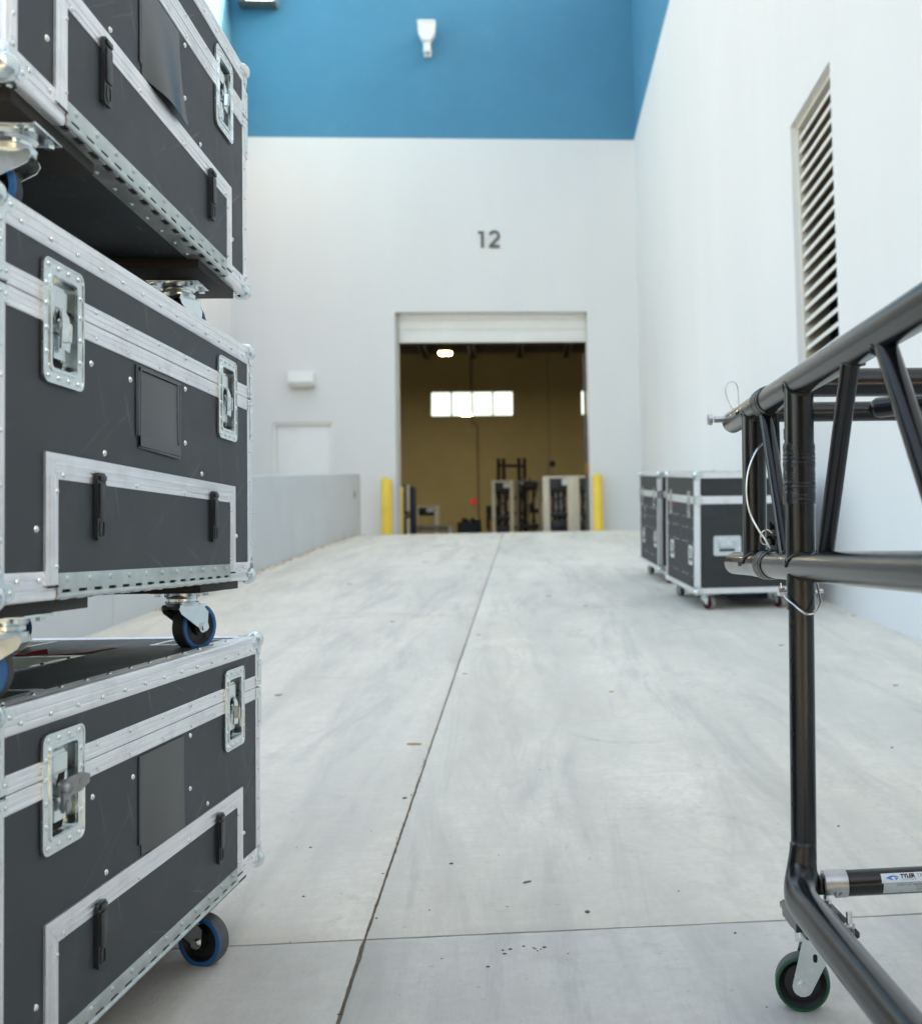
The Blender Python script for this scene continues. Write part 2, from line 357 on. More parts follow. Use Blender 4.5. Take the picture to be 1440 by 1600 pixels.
def spline(pts, k=8):
    P = [V(p) for p in pts]; P = [2*P[0]-P[1]]+P+[2*P[-1]-P[-2]]; out = []
    for i in range(1, len(P)-2):
        for j in range(k):
            t = j/k; a, b, c, d = P[i-1], P[i], P[i+1], P[i+2]
            out.append(.5*((2*b)+(c-a)*t+(2*a-5*b+4*c-d)*t*t+(3*b-a-3*c+d)*t**3))
    out.append(P[-2]); return out
EX, EY, EZ = V((1, 0, 0)), V((0, 1, 0)), V((0, 0, 1))

# ------------------------------------------------------------------ ground
YJ = 2.495
def zg(y):
    if y < YJ: return -.80-.04*(YJ-y)
    if y < 17.2: return -1.0495+.1*y
    if y < 20.2: return .6705+.1*(y-17.2)-.5*.1/3*(y-17.2)**2
    return .8205
def xj(y): return -.365+.0048*(y-YJ) if y > YJ else -.365+.024*(YJ-y)
lot = MB(); lot._add([(-150, -200, -1.05), (150, -200, -1.05), (150, 150, -1.05), (-150, 150, -1.05)], [(0, 1, 2, 3)])
lot.build('ground', M['ground'], kind='structure')
ramp = bpy.data.objects.new('ramp', None); COL.objects.link(ramp); ramp.location.z = Z0; ramp['kind'] = 'structure'
def slab(y0, y1, left, right, m, jit0, jit1, jl, jr, gap0=0., gap1=0.):
    """one poured concrete panel: top sheet, worn arris, vertical sides"""
    ys = []; y = y0
    while y < y1-1e-4:
        ys.append(y); y += .022 if y < 3.6 else (.06 if y < 6 else (.2 if y < 12 else .4))
    ys.append(y1); ys[0] += gap0; ys[-1] -= gap1
    rnd = random.Random(int(y0*10)+int(jl*1e5)+5)
    nx = 40 if y1-y0 < 8 else 26
    rows = []
    for i, yy in enumerate(ys):
        a, b = left(yy), right(yy)
        a += jl+abs(rnd.gauss(0, .0011))*(jl > 0)
        b -= jr+abs(rnd.gauss(0, .0011))*(jr > 0)
        rows.append((a, b, yy))
    vs_, fs_ = [], []
    nr = len(rows)
    j0 = [abs(rnd.gauss(0, jit0)) for _ in range(nx+3)]; j1 = [abs(rnd.gauss(0, jit1)) for _ in range(nx+3)]
    for i, (a, b, yy) in enumerate(rows):
        xs = [a, a+.005]+[a+.005+(b-a-.01)*k/(nx-1) for k in range(1, nx-1)]+[b-.005, b]
        for k, x in enumerate(xs):
            e = (k == 0 and jl > 0) or (k == len(xs)-1 and jr > 0) or (i == 0 and gap0 > 0) or (i == nr-1 and gap1 > 0)
            dy = (j0[k % len(j0)] if i == 0 and gap0 > 0 else 0)-(j1[k % len(j1)] if i == nr-1 and gap1 > 0 else 0)
            vs_.append((x, yy+dy, zg(yy)-(.0035 if e else 0)))
    nc = len(xs)
    for i in range(nr-1):
        for k in range(nc-1): fs_.append((i*nc+k, i*nc+k+1, (i+1)*nc+k+1, (i+1)*nc+k))
    rim = [k for k in range(nc)]+[i*nc+nc-1 for i in range(1, nr)]+[(nr-1)*nc+k for k in range(nc-2, -1, -1)]+[i*nc for i in range(nr-2, 0, -1)]
    o = len(vs_)
    vs_ += [(vs_[i][0], vs_[i][1], vs_[i][2]-.10) for i in rim]; n = len(rim)
    fs_ += [(rim[i], o+i, o+(i+1) % n, rim[(i+1) % n]) for i in range(n)]
    b_ = MB(); b_._add(vs_, fs_); return b_.build('concrete_slab', m, ramp, sharp=50)
XL, XR = -2.83, 2.33
slab(-5., YJ, lambda y: XL, xj, M['conc3'], 0, .0018, 0, .0034, 0, .0028)
slab(-5., YJ, xj, lambda y: XR+.05, M['conc3'], 0, .0018, .0034, 0, 0, .0028)
slab(YJ, 20.72, lambda y: XL-.05, xj, M['conc1'], .0024, 0, 0, .0026, .0030, 0)
slab(YJ, 5.41, xj, lambda y: XR+.05, M['conc2'], .0024, .0004, .0026, 0, .0030, .0009)
slab(5.41, 20.72, xj, lambda y: XR+.05, M['conc2'], .0004, 0, .0026, 0, .0009, 0)
jf = MB()
ys = [-5+.1*i for i in range(258)]
for a, b in zip(ys, ys[1:]):
    jf._add([(xj(a)-.02, a, zg(a)-.007), (xj(a)+.02, a, zg(a)-.007), (xj(b)+.02, b, zg(b)-.007), (xj(b)-.02, b, zg(b)-.007)], [(0, 1, 2, 3)])
jf._add([(XL, YJ-.02, zg(YJ)-.0095), (XR, YJ-.02, zg(YJ)-.0095), (XR, YJ+.02, zg(YJ)-.0095), (XL, YJ+.02, zg(YJ)-.0095)], [(0, 1, 2, 3)])
jf.build('joint_filler', M['joint'], ramp, kind='stuff')
yard = MB(); yard.box((-5.5, -5, -1.1), (XL-.30, 17.4, -.86)); yard.build('side_yard', M['ground'], kind='structure')
land = MB(); land.box((-5.5, 17.41, -1.1), (XL-.06, 20.6, .82)); land.build('landing', M['conc1'], kind='structure')

# ------------------------------------------------------------------ building shell
YB = 20.405; ZB = 8.475; ZT = 12.6
def wallbox(name, a, b, m, **kw):
    q = MB(); q.box(a, b); return q.build(name, m, **kw)
# back wall with the loading door and a side door
bw = thing('back_wall', 'white warehouse wall with a broad blue band above and a large open loading doorway', 'building wall', (-1.5, YB, .82))
def bwpart(name, boxes, m, bev=0.):
    q = MB()
    for a, b in boxes: q.box(tuple(V(a)-V((-1.5, YB, .82))), tuple(V(b)-V((-1.5, YB, .82))), bev)
    return q.build(name, m, bw)
DX0, DX1, DZ = -2.320, 1.341, 5.095
TH = .32
bwpart('lower_wall', [((-5.6, YB, -1.1), (-4.60, YB+TH, ZB)), ((-4.60, YB, 3.0), (-3.49, YB+TH, ZB)), ((-3.49, YB, -1.1), (DX0, YB+TH, ZB)),
                      ((DX0, YB, DZ), (DX1, YB+TH, ZB)), ((DX1, YB, -1.1), (6, YB+TH, ZB)), ((-4.60, YB, -1.1), (-3.49, YB+TH, .80)), ((DX0, YB+.33, -1.1), (DX1, YB+.36, .80))], M['wall'])
bwpart('blue_band', [((-5.6, YB+.012, ZB+.002), (6, YB+TH-.01, ZT))], M['blue'])
# side (pedestrian) door: frame, leaf
md = bwpart('side_door', [((-4.54, YB+.075, .84), (-3.55, YB+.12, 2.94))], M['doorpaint'], .003)
for a, b in (((-4.60, YB+.03, .82), (-4.545, YB+.15, 3.0)), ((-3.545, YB+.03, .82), (-3.49, YB+.15, 3.0)), ((-4.545, YB+.03, 2.945), (-3.545, YB+.15, 3.0))):
    q = MB(); q.box(tuple(V(a)-V((-1.5, YB, .82))), tuple(V(b)-V((-1.5, YB, .82))), .004); q.build('door_frame', M['trim'], md)
q = MB(); q.cyl((-3.62+1.5, .07, 1.0), (-3.62+1.5, .02, 1.0), .012); q.cyl((-3.62+1.5, .03, 1.0), (-3.74+1.5, .03, 1.0), .011); q.build('door_handle', M['steel'], md)
# roll-up door rolled most of the way up: three visible sections
ru = thing('sectional_door', 'white sectional overhead door rolled up, only its lowest panels showing in the doorway', 'door', (-.49, YB+.2, 4.54))
for k, (a, b) in enumerate(((4.537, 4.775), (4.778, 4.98), (4.983, 5.25))):
    q = MB(); q.box((DX0+.49+.06, 0, a-4.54), (DX1+.49-.02, .045, b-4.54), .012)
    for e in (.3, .7): q.box((DX0+.49+.06, -.006, a-4.54+(b-a)*e-.008), (DX1+.49-.02, .01, a-4.54+(b-a)*e+.008), .003)
    q.build('door_panel', M['trim'], ru)
q = MB(); q.box((DX0+.49+.06, -.004, -.022), (DX1+.49-.02, .05, -.004), .004); q.build('bottom_seal', M['black'], ru)
for x0, x1 in ((DX0+.49+.001, DX0+.49+.055), (DX1+.49-.018, DX1+.49-.001)):
    q = MB(); q.box((x0, -.02, -3.72), (x1, .06, .52)); q.build('side_track', M['soffit'], ru)
# number 12 over the door
nb = thing('door_number', 'bronze numerals 1 and 2 mounted on the white wall over the loading door', 'sign', (-.515, YB-.03, 6.333))
def stroke(q, pts, wd, h0, h1):
    L_, R_ = [], []
    P = [V((x, y, 0)) for x, y in pts]
    for i, p in enumerate(P):
        d0 = (P[i]-P[i-1]).normalized() if i else (P[1]-P[0]).normalized()
        d1 = (P[i+1]-P[i]).normalized() if i < len(P)-1 else d0
        d = (d0+d1).normalized(); nn = V((-d.y, d.x, 0)); k = wd/2/max(.5, nn.dot(V((-d0.y, d0.x, 0))))
        L_.append((p+nn*k)[:2]); R_.append((p-nn*k)[:2])
    q.prism(L_+R_[::-1], (0, 0, 0), EX, EZ, EY, h0, h1)
q = MB(); stroke(q, [(-.125, 0), (-.125, .315)], .05, 0, .025); stroke(q, [(-.205, .298), (-.149, .298)], .036, 0, .025); q.build('numeral', M['bronze'], nb)
q = MB(); arc = [(.105+.082*math.cos(R(t)), .232+.082*math.sin(R(t))) for t in range(165, -41, -15)]
stroke(q, arc+[(.03, .045)], .045, 0, .025); stroke(q, [(.002, .0235), (.205, .0235)], .047, .0005, .0255); q.build('numeral', M['bronze'], nb)
# right wall with louvre
rw = thing('right_wall', 'tall white wall along the right side of the ramp, blue at the top, with a louvred vent', 'building wall', (XR, 8, 0))
RO = V((XR, 8, 0)); LV = (7.575, 8.735, 1.45, 3.757)
def rwpart(name, boxes, m, bev=0.):
    q = MB()
    for a, b in boxes: q.box(tuple(V(a)-RO), tuple(V(b)-RO), bev)
    return q.build(name, m, rw)
rwpart('lower_wall', [((XR, -1.2, -1.1), (XR+.35, LV[0], ZB)), ((XR, LV[1], -1.1), (XR+.35, YB-.003, ZB)), ((XR, LV[0], -1.1), (XR+.35, LV[1], LV[2])), ((XR, LV[0], LV[3]), (XR+.35, LV[1], ZB))], M['wall'])
rwpart('blue_band', [((XR+.012, -1.2, ZB+.002), (XR+.34, YB-.003, ZT))], M['blue'])
vent = thing('louvre_vent', 'tall louvred vent with pale horizontal blades recessed in the white right-hand wall', 'vent', (XR+.05, 8.155, 1.45))
q = MB()
for a, b in (((0, LV[0]-8.155, 0), (.22, LV[0]-8.155+.045, 2.307)), ((0, LV[1]-8.155-.045, 0), (.22, LV[1]-8.155, 2.307)), ((0, LV[0]-8.155+.045, 2.262), (.22, LV[1]-8.155-.045, 2.307)), ((0, LV[0]-8.155+.045, 0), (.22, LV[1]-8.155-.045, .04))): q.box(a, b)
q.build('vent_frame', M['soffit'], vent)
q = MB(); q.box((.225, LV[0]-8.155, 0), (.24, LV[1]-8.155, 2.307)); q.build('backing', M['dark'], vent)  # near-black sheet standing in for the shade behind the blades
nbld = 20; y0, y1 = LV[0]-8.155+.046, LV[1]-8.155-.046
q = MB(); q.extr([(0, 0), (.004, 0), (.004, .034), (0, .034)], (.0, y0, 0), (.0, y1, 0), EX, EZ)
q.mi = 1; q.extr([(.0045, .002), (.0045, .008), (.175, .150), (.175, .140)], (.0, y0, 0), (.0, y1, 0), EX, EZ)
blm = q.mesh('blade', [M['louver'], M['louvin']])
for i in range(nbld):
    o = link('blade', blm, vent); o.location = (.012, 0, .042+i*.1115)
# left wall
lw = thing('left_wall', 'far left white wall with a blue upper band, mostly hidden behind the case stack', 'building wall', (-5.34, 8, 0))
q = MB(); q.box((-.35, 8.2, -1.1), (0, YB-.004-8, ZB)); q.build('lower_wall', M['wall'], lw)
q = MB(); q.box((-.34, 8.2, ZB+.002), (-.012, YB-.004-8, ZT)); q.build('blue_band', M['blue'], lw)
dp = thing('downspout', 'white drainpipe fixed high on the far left wall, beside the top flight case', 'pipe', (-5.26, 18.2, .8))
q = MB(); q.box((-.05, -.06, 0), (.055, .06, 11.5), .012); q.build('pipe', M['trim'], dp)
for z in (1.5, 4, 6.5, 9):
    q = MB(); q.box((-.075, -.075, z), (.065, .075, z+.05), .004); q.build('strap', M['trim'], dp)
# unseen dark building added behind the camera to darken reflections in the tubes
nbw = thing('unseen_dark_building', 'unseen long brown warehouse added behind the camera as a dark reflection', 'building', (0, -34, -1.05))
q = MB(); q.box((-45, -12, 0), (45, 0, 7.5)); q.build('wall', mat('brown_metal_siding', (.06, .05, .042), .7, var=.15, vscale=1.2), nbw)
q = MB(); q.box((-45.3, -12.3, 7.5), (45.3, .3, 7.9)); q.build('roof', M['beam'], nbw)
for k in range(-4, 5):
    q = MB(); q.box((k*9-1.8, 0, .02), (k*9+1.8, .08, 4.2), .02); q.build('dock_door', M['greym'], nbw)
# unseen box trucks added behind the camera to shape reflections in the black tubes
tk = thing('unseen_box_truck', 'unseen dark box truck added for reflections, in line with the case stack', 'truck', (-.72, -2.8, -1.05))
dkp = mat('dark_truck_paint', (.07, .078, .09), .35, var=.1, vscale=2)
q = MB(); q.box((-1.25, -7.6, .95), (1.25, -.03, 3.6), .03); q.build('cargo_box', dkp, tk)
for a, b in ((-1.2, -.005), (.005, 1.2)):
    q = MB(); q.box((a, -.028, 1.0), (b, .02, 3.5), .01); d_ = q.build('rear_door', dkp, tk)
    q = MB(); q.cyl((b-.12 if a < 0 else a+.12, .04, 1.05), (b-.12 if a < 0 else a+.12, .04, 3.45), .016, n=8); q.build('lock_rod', M['steel'], d_)
q = MB(); q.box((-1.2, -.12, .5), (1.2, .06, .62), .02); q.build('bumper', M['beam'], tk)
q = MB(); q.box((-1.1, -9.6, .45), (1.1, -7.62, 2.5), .15); q.build('cab', dkp, tk)
q = MB(); q.box((-.5, -9.4, .6), (.5, -.2, .93)); q.build('chassis', M['beam'], tk)
for x in (-1.08, 1.08):
    for y in (-1.5, -8.7):
        q = MB(); q.lathe([(.22, -.13), (.46, -.13), (.49, -.09), (.49, .09), (.46, .13), (.22, .13)], (x, y, .49), EX, 26); w_ = q.build('wheel', M['blackrub'], tk)
        q = MB(); q.lathe([(0, -.08), (.23, -.12), (.23, .12), (0, .08)], (x, y, .49), EX, 20, False); q.build('rim', M['steel'], w_)
tk2 = copy_tree(tk); tk2.location.x = 2.12; tk2['label'] = 'unseen dark box truck added for reflections, in line with the right wall'
for o_ in (tk, tk2): o_['group'] = 'unseen box trucks added behind the camera for reflections'
# guard wall along the ramp
gw = thing('guard_wall', 'low grey concrete guard wall rising along the left edge of the ramp', 'wall', (XL, 10, 0))
def gtop(y): return .1*y-.02 if y < 19 else .1*y-.02
edges = [-1.0, 1.75, 7.72, 13.62, 19.32]
for a, b in zip(edges, edges[1:]):
    a += .004; b -= .004; q = MB()
    end = b > 19
    ysx = [a, b-.12, b-.06, b-.02, b] if end else [a, b]
    vs_ = []
    for y in ysx:
        drop = 0 if not end else {0: 0, 1: 0, 2: .004, 3: .03, 4: .085}[ysx.index(y)]
        bt = max(zg(y), -1.1)-.3
        t = gtop(y)-drop
        vs_ += [(0, y-10, bt), (0, y-10, t-.012), (-.012, y-10, t), (-.19, y-10, t), (-.202, y-10, t-.012), (-.202, y-10, bt)]
    n = len(ysx); fs_ = [list(range(5, -1, -1)), list(range((n-1)*6, n*6))]
    for i in range(n-1): fs_ += [(i*6+k, i*6+(k+1) % 6, (i+1)*6+(k+1) % 6, (i+1)*6+k) for k in range(6)]
    q._add(vs_, fs_); q.build('wall_panel', M['greywall'], gw, sharp=20)
q = MB(); q.box((-.19, -11, -1.4), (-.02, 9.25, -.95)); q.build('footing', M['greywall'], gw)
q = MB(); q.box((-.001, 18.55-10, 1.42), (.012, 18.68-10, 1.53), .004); q.build('wall_box', M['greym'], gw)
# dirt along the foot of the guard wall and right wall
q = MB(); rd = random.Random(4)
for k in range(620):
    y = rd.uniform(8.5, 19.2); x = XL+abs(rd.gauss(0, .06))+.005
    if k % 9 == 0: y = rd.uniform(7, 20); x = XR-abs(rd.gauss(0, .06))-.005
    s_ = rd.uniform(.004, .016); t = rd.uniform(0, 3.1)
    q.prism([(s_*math.cos(t+a)*c, s_*math.sin(t+a)*c) for a, c in ((0, 1), (1.2, .4), (2.7, .9), (3.6, .5), (5.2, .45))], (x, y, zg(y)+.001), EX, V((0, 1, .1)), EZ, 0, .004)
q.build('dry_leaf_litter', M['leaf'], kind='stuff')

# wall lamps
wl = thing('flood_light', 'white floodlight on a short arm high on the blue wall', 'wall light', (-1.63, YB, 10.06)); wl.scale = (.9, .9, .86)
q = MB(); q.prism([(-.175, .44), (-.18, .68), (.18, .68), (.175, .44), (.14, .33), (.08, .25), (-.08, .25), (-.14, .33)], (0, -.34, 0), EX, EZ, EY, 0, .16); q.box((-.195, -.355, .64), (.195, -.17, .71), .028); q.build('lamp_head', M['trim'], wl)
q = MB(); q.box((-.078, -.30, 0), (.078, -.16, .27), .03); q.cyl((0, -.2, .1), (0, .0, .1), .05); q.box((-.08, -.03, .02), (.08, 0, .18), .01); q.build('arm', M['trim'], wl)
wp = thing('wall_pack', 'blue box lamp at the top left of the blue wall, its lens glowing', 'wall light', (-4.81, YB, 10.97))
q = MB(); q.prism([(0, .06), (-.34, .06), (-.34, .22), (-.24, .40), (0, .40)], (-.36, 0, 0), EY, EZ, EX, 0, .72); q.build('housing', M['blue'], wp)
q = MB(); q.box((-.35, -.32, .0), (.35, -.01, .058), .01); q.build('lamp_frame', M['beam'], wp)
q = MB(); q.box((-.20, -.352, .02), (.33, -.10, .14), .03); q.build('lens', M['lens'], wp)
wp2 = thing('wall_pack', 'small white box lamp on the white wall above the side door', 'wall light', (-4.04, YB, 3.645))
q = MB(); q.prism([(0, .05), (-.20, .05), (-.23, .09), (-.20, .285), (0, .285)], (-.235, 0, 0), EY, EZ, EX, 0, .47); q.build('housing', M['doorpaint'], wp2)
q = MB(); q.box((-.215, -.19, .0), (.215, -.01, .048), .012); q.build('lens', M['soffit'], wp2)

# bollards
def bollard(x, y, label, h=1.10):
    t = thing('bollard', label, 'bollard', (x, y, zg(y)), None, 'yellow bollards at the loading door')
    q = MB(); q.lathe([(.0, -.05), (.098, -.05), (.098, h-.06), (.090, h-.03), (.062, h-.008), (.0, h)], (0, 0, 0), EZ, 20, False); q.build('sleeve', M['yellow'], t)
    q = MB(); q.lathe([(.097, 0), (.108, 0), (.108, .02), (.097, .022)], (0, 0, 0), EZ, 20); q.build('base_ring', M['greym'], t)
bollard(-2.475, 20.15, 'yellow bollard outside the doorway, left side, beside the grey guard wall', 1.085)
bollard(1.46, 20.15, 'yellow bollard outside the doorway on the right, near the pair of flight cases', 1.10)
bollard(-2.375, 21.2, 'yellow bollard just inside the doorway at its left jamb', 1.02)
bollard(1.385, 21.2, 'yellow bollard just inside the doorway at its right jamb', 1.06)

# ------------------------------------------------------------------ warehouse interior
YF = 45.; FZ = .82
ih = thing('warehouse_interior', 'dim tan warehouse hall seen through the loading doorway', 'building interior', (0, 33, FZ))
IO = V((0, 33, FZ))
def ipart(name, boxes, m, bev=0., parent=None, **kw):
    q = MB()
    for a, b in boxes: q.box(tuple(V(a)-IO), tuple(V(b)-IO), bev)
    return q.build(name, m, parent or ih, **kw)
ipart('floor', [((-16, YB+.36, FZ-.3), (12, YF+.3, FZ))], M['intfloor'])
wx = [(-3.67, -.22), (2.62, 6.1)]; wz = (6.79, 7.86)
bxs = [((-16, YF, FZ), (12, YF+.3, wz[0])), ((-16, YF, wz[1]), (12, YF+.3, 10.2)), ((-16, YF, wz[0]), (wx[0][0], YF+.3, wz[1])), ((wx[0][1], YF, wz[0]), (wx[1][0], YF+.3, wz[1])), ((wx[1][1], YF, wz[0]), (12, YF+.3, wz[1]))]
ipart('far_wall', bxs, M['interior'])
ipart('side_wall', [((-16.3, YB+.33, FZ), (-16, YF+.3, 10.2))], M['interior'])
ipart('side_wall', [((12, YB+.33, FZ), (12.3, YF+.3, 10.2))], M['interior'])
ipart('front_wall', [((-16, YB+.33, FZ), (DX0-.06, YB+.4, 10.2)), ((DX1+.06, YB+.33, FZ), (12, YB+.4, 10.2)), ((DX0-.06, YB+.33, DZ+.08), (DX1+.06, YB+.4, 10.2))], M['interior'])
ipart('roof_deck', [((-16.3, YB+.33, 9.75), (12.3, YF+.3, 10.2))], M['ceil'])
for i in range(-6, 6):
    x = .08+1.94*i
    q = MB(); q.box((-.06, YB+.5-33, 9.22-FZ), (.06, YF-.02-33, 9.74-FZ)); q.box((-.13, YB+.5-33, 9.22-FZ), (.13, YF-.02-33, 9.25-FZ))
    o = q.build('roof_beam', M['beam'], ih); o.location.x = x
ipart('ledger', [((-16, YF-.15, 9.45), (12, YF-.01, 9.74))], M['beam'])
for a, b in wx:
    wn = ipart('window_frame', [((a, YF+.08, wz[0]), (b, YF+.16, wz[0]+.04)), ((a, YF+.08, wz[1]-.04), (b, YF+.16, wz[1]))]+[((a+(b-a)*k/4-.04*(0 < k), YF+.08, wz[0]+.041), (a+(b-a)*k/4+.04*(k < 4), YF+.16, wz[1]-.041)) for k in range(5)], M['beam'])
    gm = MATS.get('window_glass')
    if not gm:
        gm = bpy.data.materials.new('window_glass'); gm.use_nodes = True; t_ = gm.node_tree
        tr = t_.nodes.new('ShaderNodeBsdfTransparent'); tr.inputs[0].default_value = (.93, .97, .96, 1)
        gl = t_.nodes.new('ShaderNodeBsdfGlossy'); gl.inputs['Roughness'].default_value = .02
        mx_ = t_.nodes.new('ShaderNodeMixShader'); mx_.inputs[0].default_value = .08
        t_.links.new(tr.outputs[0], mx_.inputs[1]); t_.links.new(gl.outputs[0], mx_.inputs[2]); t_.links.new(mx_.outputs[0], t_.nodes['Material Output'].inputs[0]); MATS['window_glass'] = gm
    for k in range(4):
        ipart('pane', [((a+(b-a)*k/4+.02, YF+.115, wz[0]+.03), (a+(b-a)*(k+1)/4-.02, YF+.121, wz[1]-.03))], gm, parent=wn)
q = MB(); q.tube([V(p)-IO for p in ((-1.95, YF-.03, 9.4), (-1.95, YF-.03, 6.75), (-1.95, YF-.03, 6.5), (-1.74, YF-.03, 6.42), (-1.74, YF-.03, 1.2))], .028, 8); q.build('conduit', M['beam'], ih)
ipart('wall_joint', [((1.23, YF-.006, FZ), (1.26, YF+.01, 9.4)), ((-2.03, YF-.006, 7.9), (-2.00, YF+.01, 9.4))], M['beam'])
sg = thing('warning_sign', 'small red sign on the far tan wall inside the warehouse', 'sign', (-1.94, YF-.04, 3.2))
q = MB(); q.prism([(.14*math.cos(R(22.5+45*k)), .14*math.sin(R(22.5+45*k))) for k in range(8)], (0, 0, 0), EX, EZ, EY, 0, .03); q.build('sign_face', M['signred'], sg)
# high-bay lamps: the one in view, and unseen ones added to light the hall evenly
for i, (x, y) in enumerate(((-2.56, 38.), (-9., 36.), (-7.5, 27.), (5.2, 27.), (7.5, 37.))):
    t = thing('ceiling_lamp', 'lit warm ceiling lamp hanging under the warehouse roof beams' if i == 0 else ('unseen fill lamp added at the back left of the warehouse hall', 'unseen fill lamp added at the front left of the warehouse hall', 'unseen fill lamp added at the front right of the warehouse hall', 'unseen fill lamp added at the back right of the warehouse hall')[i-1], 'ceiling lamp', (x, y, 7.93), None, 'high-bay lamps of the warehouse hall')
    q = MB(); q.box((-.22, -.17, .02), (.22, .17, .09), .03); q.build('diffuser', M['lampon'], t)
    q = MB(); q.box((-.24, -.17, .09), (.24, .17, .2), .02); q.cyl((0, 0, .2), (0, 0, 1.8), .012, n=6); q.build('lamp_housing', M['greym'], t)
    l = bpy.data.lights.new('lamp_light', 'AREA'); l.shape = 'RECTANGLE'; l.size = .54; l.size_y = .4; l.energy = 38; l.color = (1, .90, .70)
    lo = bpy.data.objects.new('lamp_light', l); COL.objects.link(lo); lo.parent = t; lo.location = (0, 0, -.02)

# equipment inside the hall
def frame_cart(label, x0, x1, y, dep, top, postw, m, panel=.22, shelf=.62, lab=(.62, .9), group=None, gear=0):
    """open equipment cart: four posts, top rails, a dark panel under the top, a shelf, hanging gear"""
    t = thing('equipment_cart', label, 'equipment cart', ((x0+x1)/2, y, FZ), None, group)
    hw = (x1-x0)/2; h = top-FZ
    for sx in (-1, 1):
        for sy in (0, 1):
            pw = postw if sy == 0 else .05; q = MB(); q.box((sx*hw-(pw if sx > 0 else 0), sy*(dep-pw), .1), (sx*hw+(pw if sx < 0 else 0), sy*(dep-pw)+pw, h), .006); q.build('post', m, t)
    q = MB()
    for yy in (0, dep-postw*.7): q.box((-hw+postw, yy+.004, h-.05), (hw-postw, yy+postw*.7, h-.004), .004)
    q.build('top_rail', m, t)
    q = MB(); q.box((-hw+postw, .02, h-.05-panel), (hw-postw, dep-.03, h-.052), .004); q.build('top_panel', M['black'], t)
    q = MB(); q.box((-hw+postw*.5, .012, h*(1-shelf)-.05), (hw-postw*.5, dep-.012, h*(1-shelf)+.03), .004); q.build('shelf', M['black'], t)
    q = MB(); q.box((-hw+.01, .01, .1), (hw-.01, dep-.01, .16), .004); q.build('base', M['black'], t)
    a, b = lab; q = MB(); q.box((-hw+2*hw*a, .008, h-.06-panel*.55), (-hw+2*hw*b, .019, h-.06), .002); q.build('tag_plate', M['sticker'], t)
    rr = random.Random(int(x0*100))
    if gear:
        q = MB(); q.box((-hw+postw+.02, .06, .162), (hw-postw-.02, dep-.1, h*(1-shelf)*.72), .03); q.build('fixture_case', M['black'], t)
        q = MB(); q.tube(spline([(-hw+postw+.02, .04, h-.06-panel), (-hw*.3, .03, h*.62), (hw*.35, .04, h*.66), (hw-postw-.02, .03, h-.08-panel)], 5), .016, 6); q.build('hanging_cable', M['black'], t)
    for k in range(gear):
        gx = -hw+postw+.05+(2*hw-2*postw-.1)*(k+.5)/gear
        q = MB(); r_ = rr.uniform(.02, .045)
        q.cyl((gx, dep*.4, h*(1-shelf)+.03), (gx, dep*.4, h-.06-panel), r_, n=8); q.sphere((gx, dep*.35, h*(1-shelf)+.12), r_*1.7, 8, 5)
        q.cyl((gx+.02, dep*.5, .16), (gx+.02, dep*.5, h*(1-shelf)-.05), r_*.9, n=8)
        q.build('hanging_fixture', M['greym'] if k % 2 else M['black'], t)
    q = MB()
    for sx in (-1, 1):
        for sy in (.1, .9): q.cyl((sx*(hw-.08)-.02, dep*sy, .05), (sx*(hw-.08)+.02, dep*sy, .05), .05, n=12)
    q.build('caster_wheels', M['blackrub'], t)
    return t
CG = 'equipment carts standing inside the loading door'
def px(x, y): return (x-812.6)/1680*y
def pz(yp, y): return (902.2-.0*yp-yp)/1680*y
frame_cart('cream framed equipment cart on the right inside the doorway, fixtures on its shelf', px(848.5, 22.4), px(896.5, 22.4), 22.4, .45, pz(744.5, 22.4), .135, M['cream'], .25, .62, (.62, .93), CG, 5)
frame_cart('rightmost cream framed cart, half hidden by the right doorway jamb', px(897, 22.3), px(941, 22.3), 22.3, .45, pz(744.5, 22.3), .11, M['cream'], .28, .62, (.75, .95), CG, 5)
frame_cart('grey and cream cart standing in front of the black truss tower', px(768, 25.), px(802, 25.), 25., .8, pz(750, 25.), .085, M['cream'], .22, .60, (.55, .92), CG, 3)
frame_cart('grey post cart right of the truss tower, holding a rounded black fixture', px(806, 25.6), px(845, 25.6), 25.6, .8, pz(751, 25.6), .07, M['greym'], .06, .72, (.2, .35), CG, 3)
frame_cart('low cream frame cart deep behind the grey post cart', px(813, 28.), px(848, 28.), 28., .6, pz(786, 28.), .09, M['cream'], .2, .55, (.6, .9), CG, 0)
frame_cart('small cream frame standing on the low grey table', px(650, 25.), px(685.5, 25.), 24.9, .4, pz(788, 25.), .085, M['cream'], .17, .99, (.5, .8), CG, 0)
sm = thing('spotlight_fixture', 'rounded black fixture hanging in the grey post cart', 'stage light', (px(828, 25.5), 25.5, pz(766, 25.5)))
q = MB(); q.lathe([(0, -.16), (.09, -.16), (.105, -.10), (.105, .10), (.09, .16), (0, .16)], (0, 0, .1), EX, 14, False); q.build('lamp_body', M['black'], sm)
q = MB(); q.box((-.02, -.12, .1), (.02, -.105, .28)); q.build('yoke', M['black'], sm)
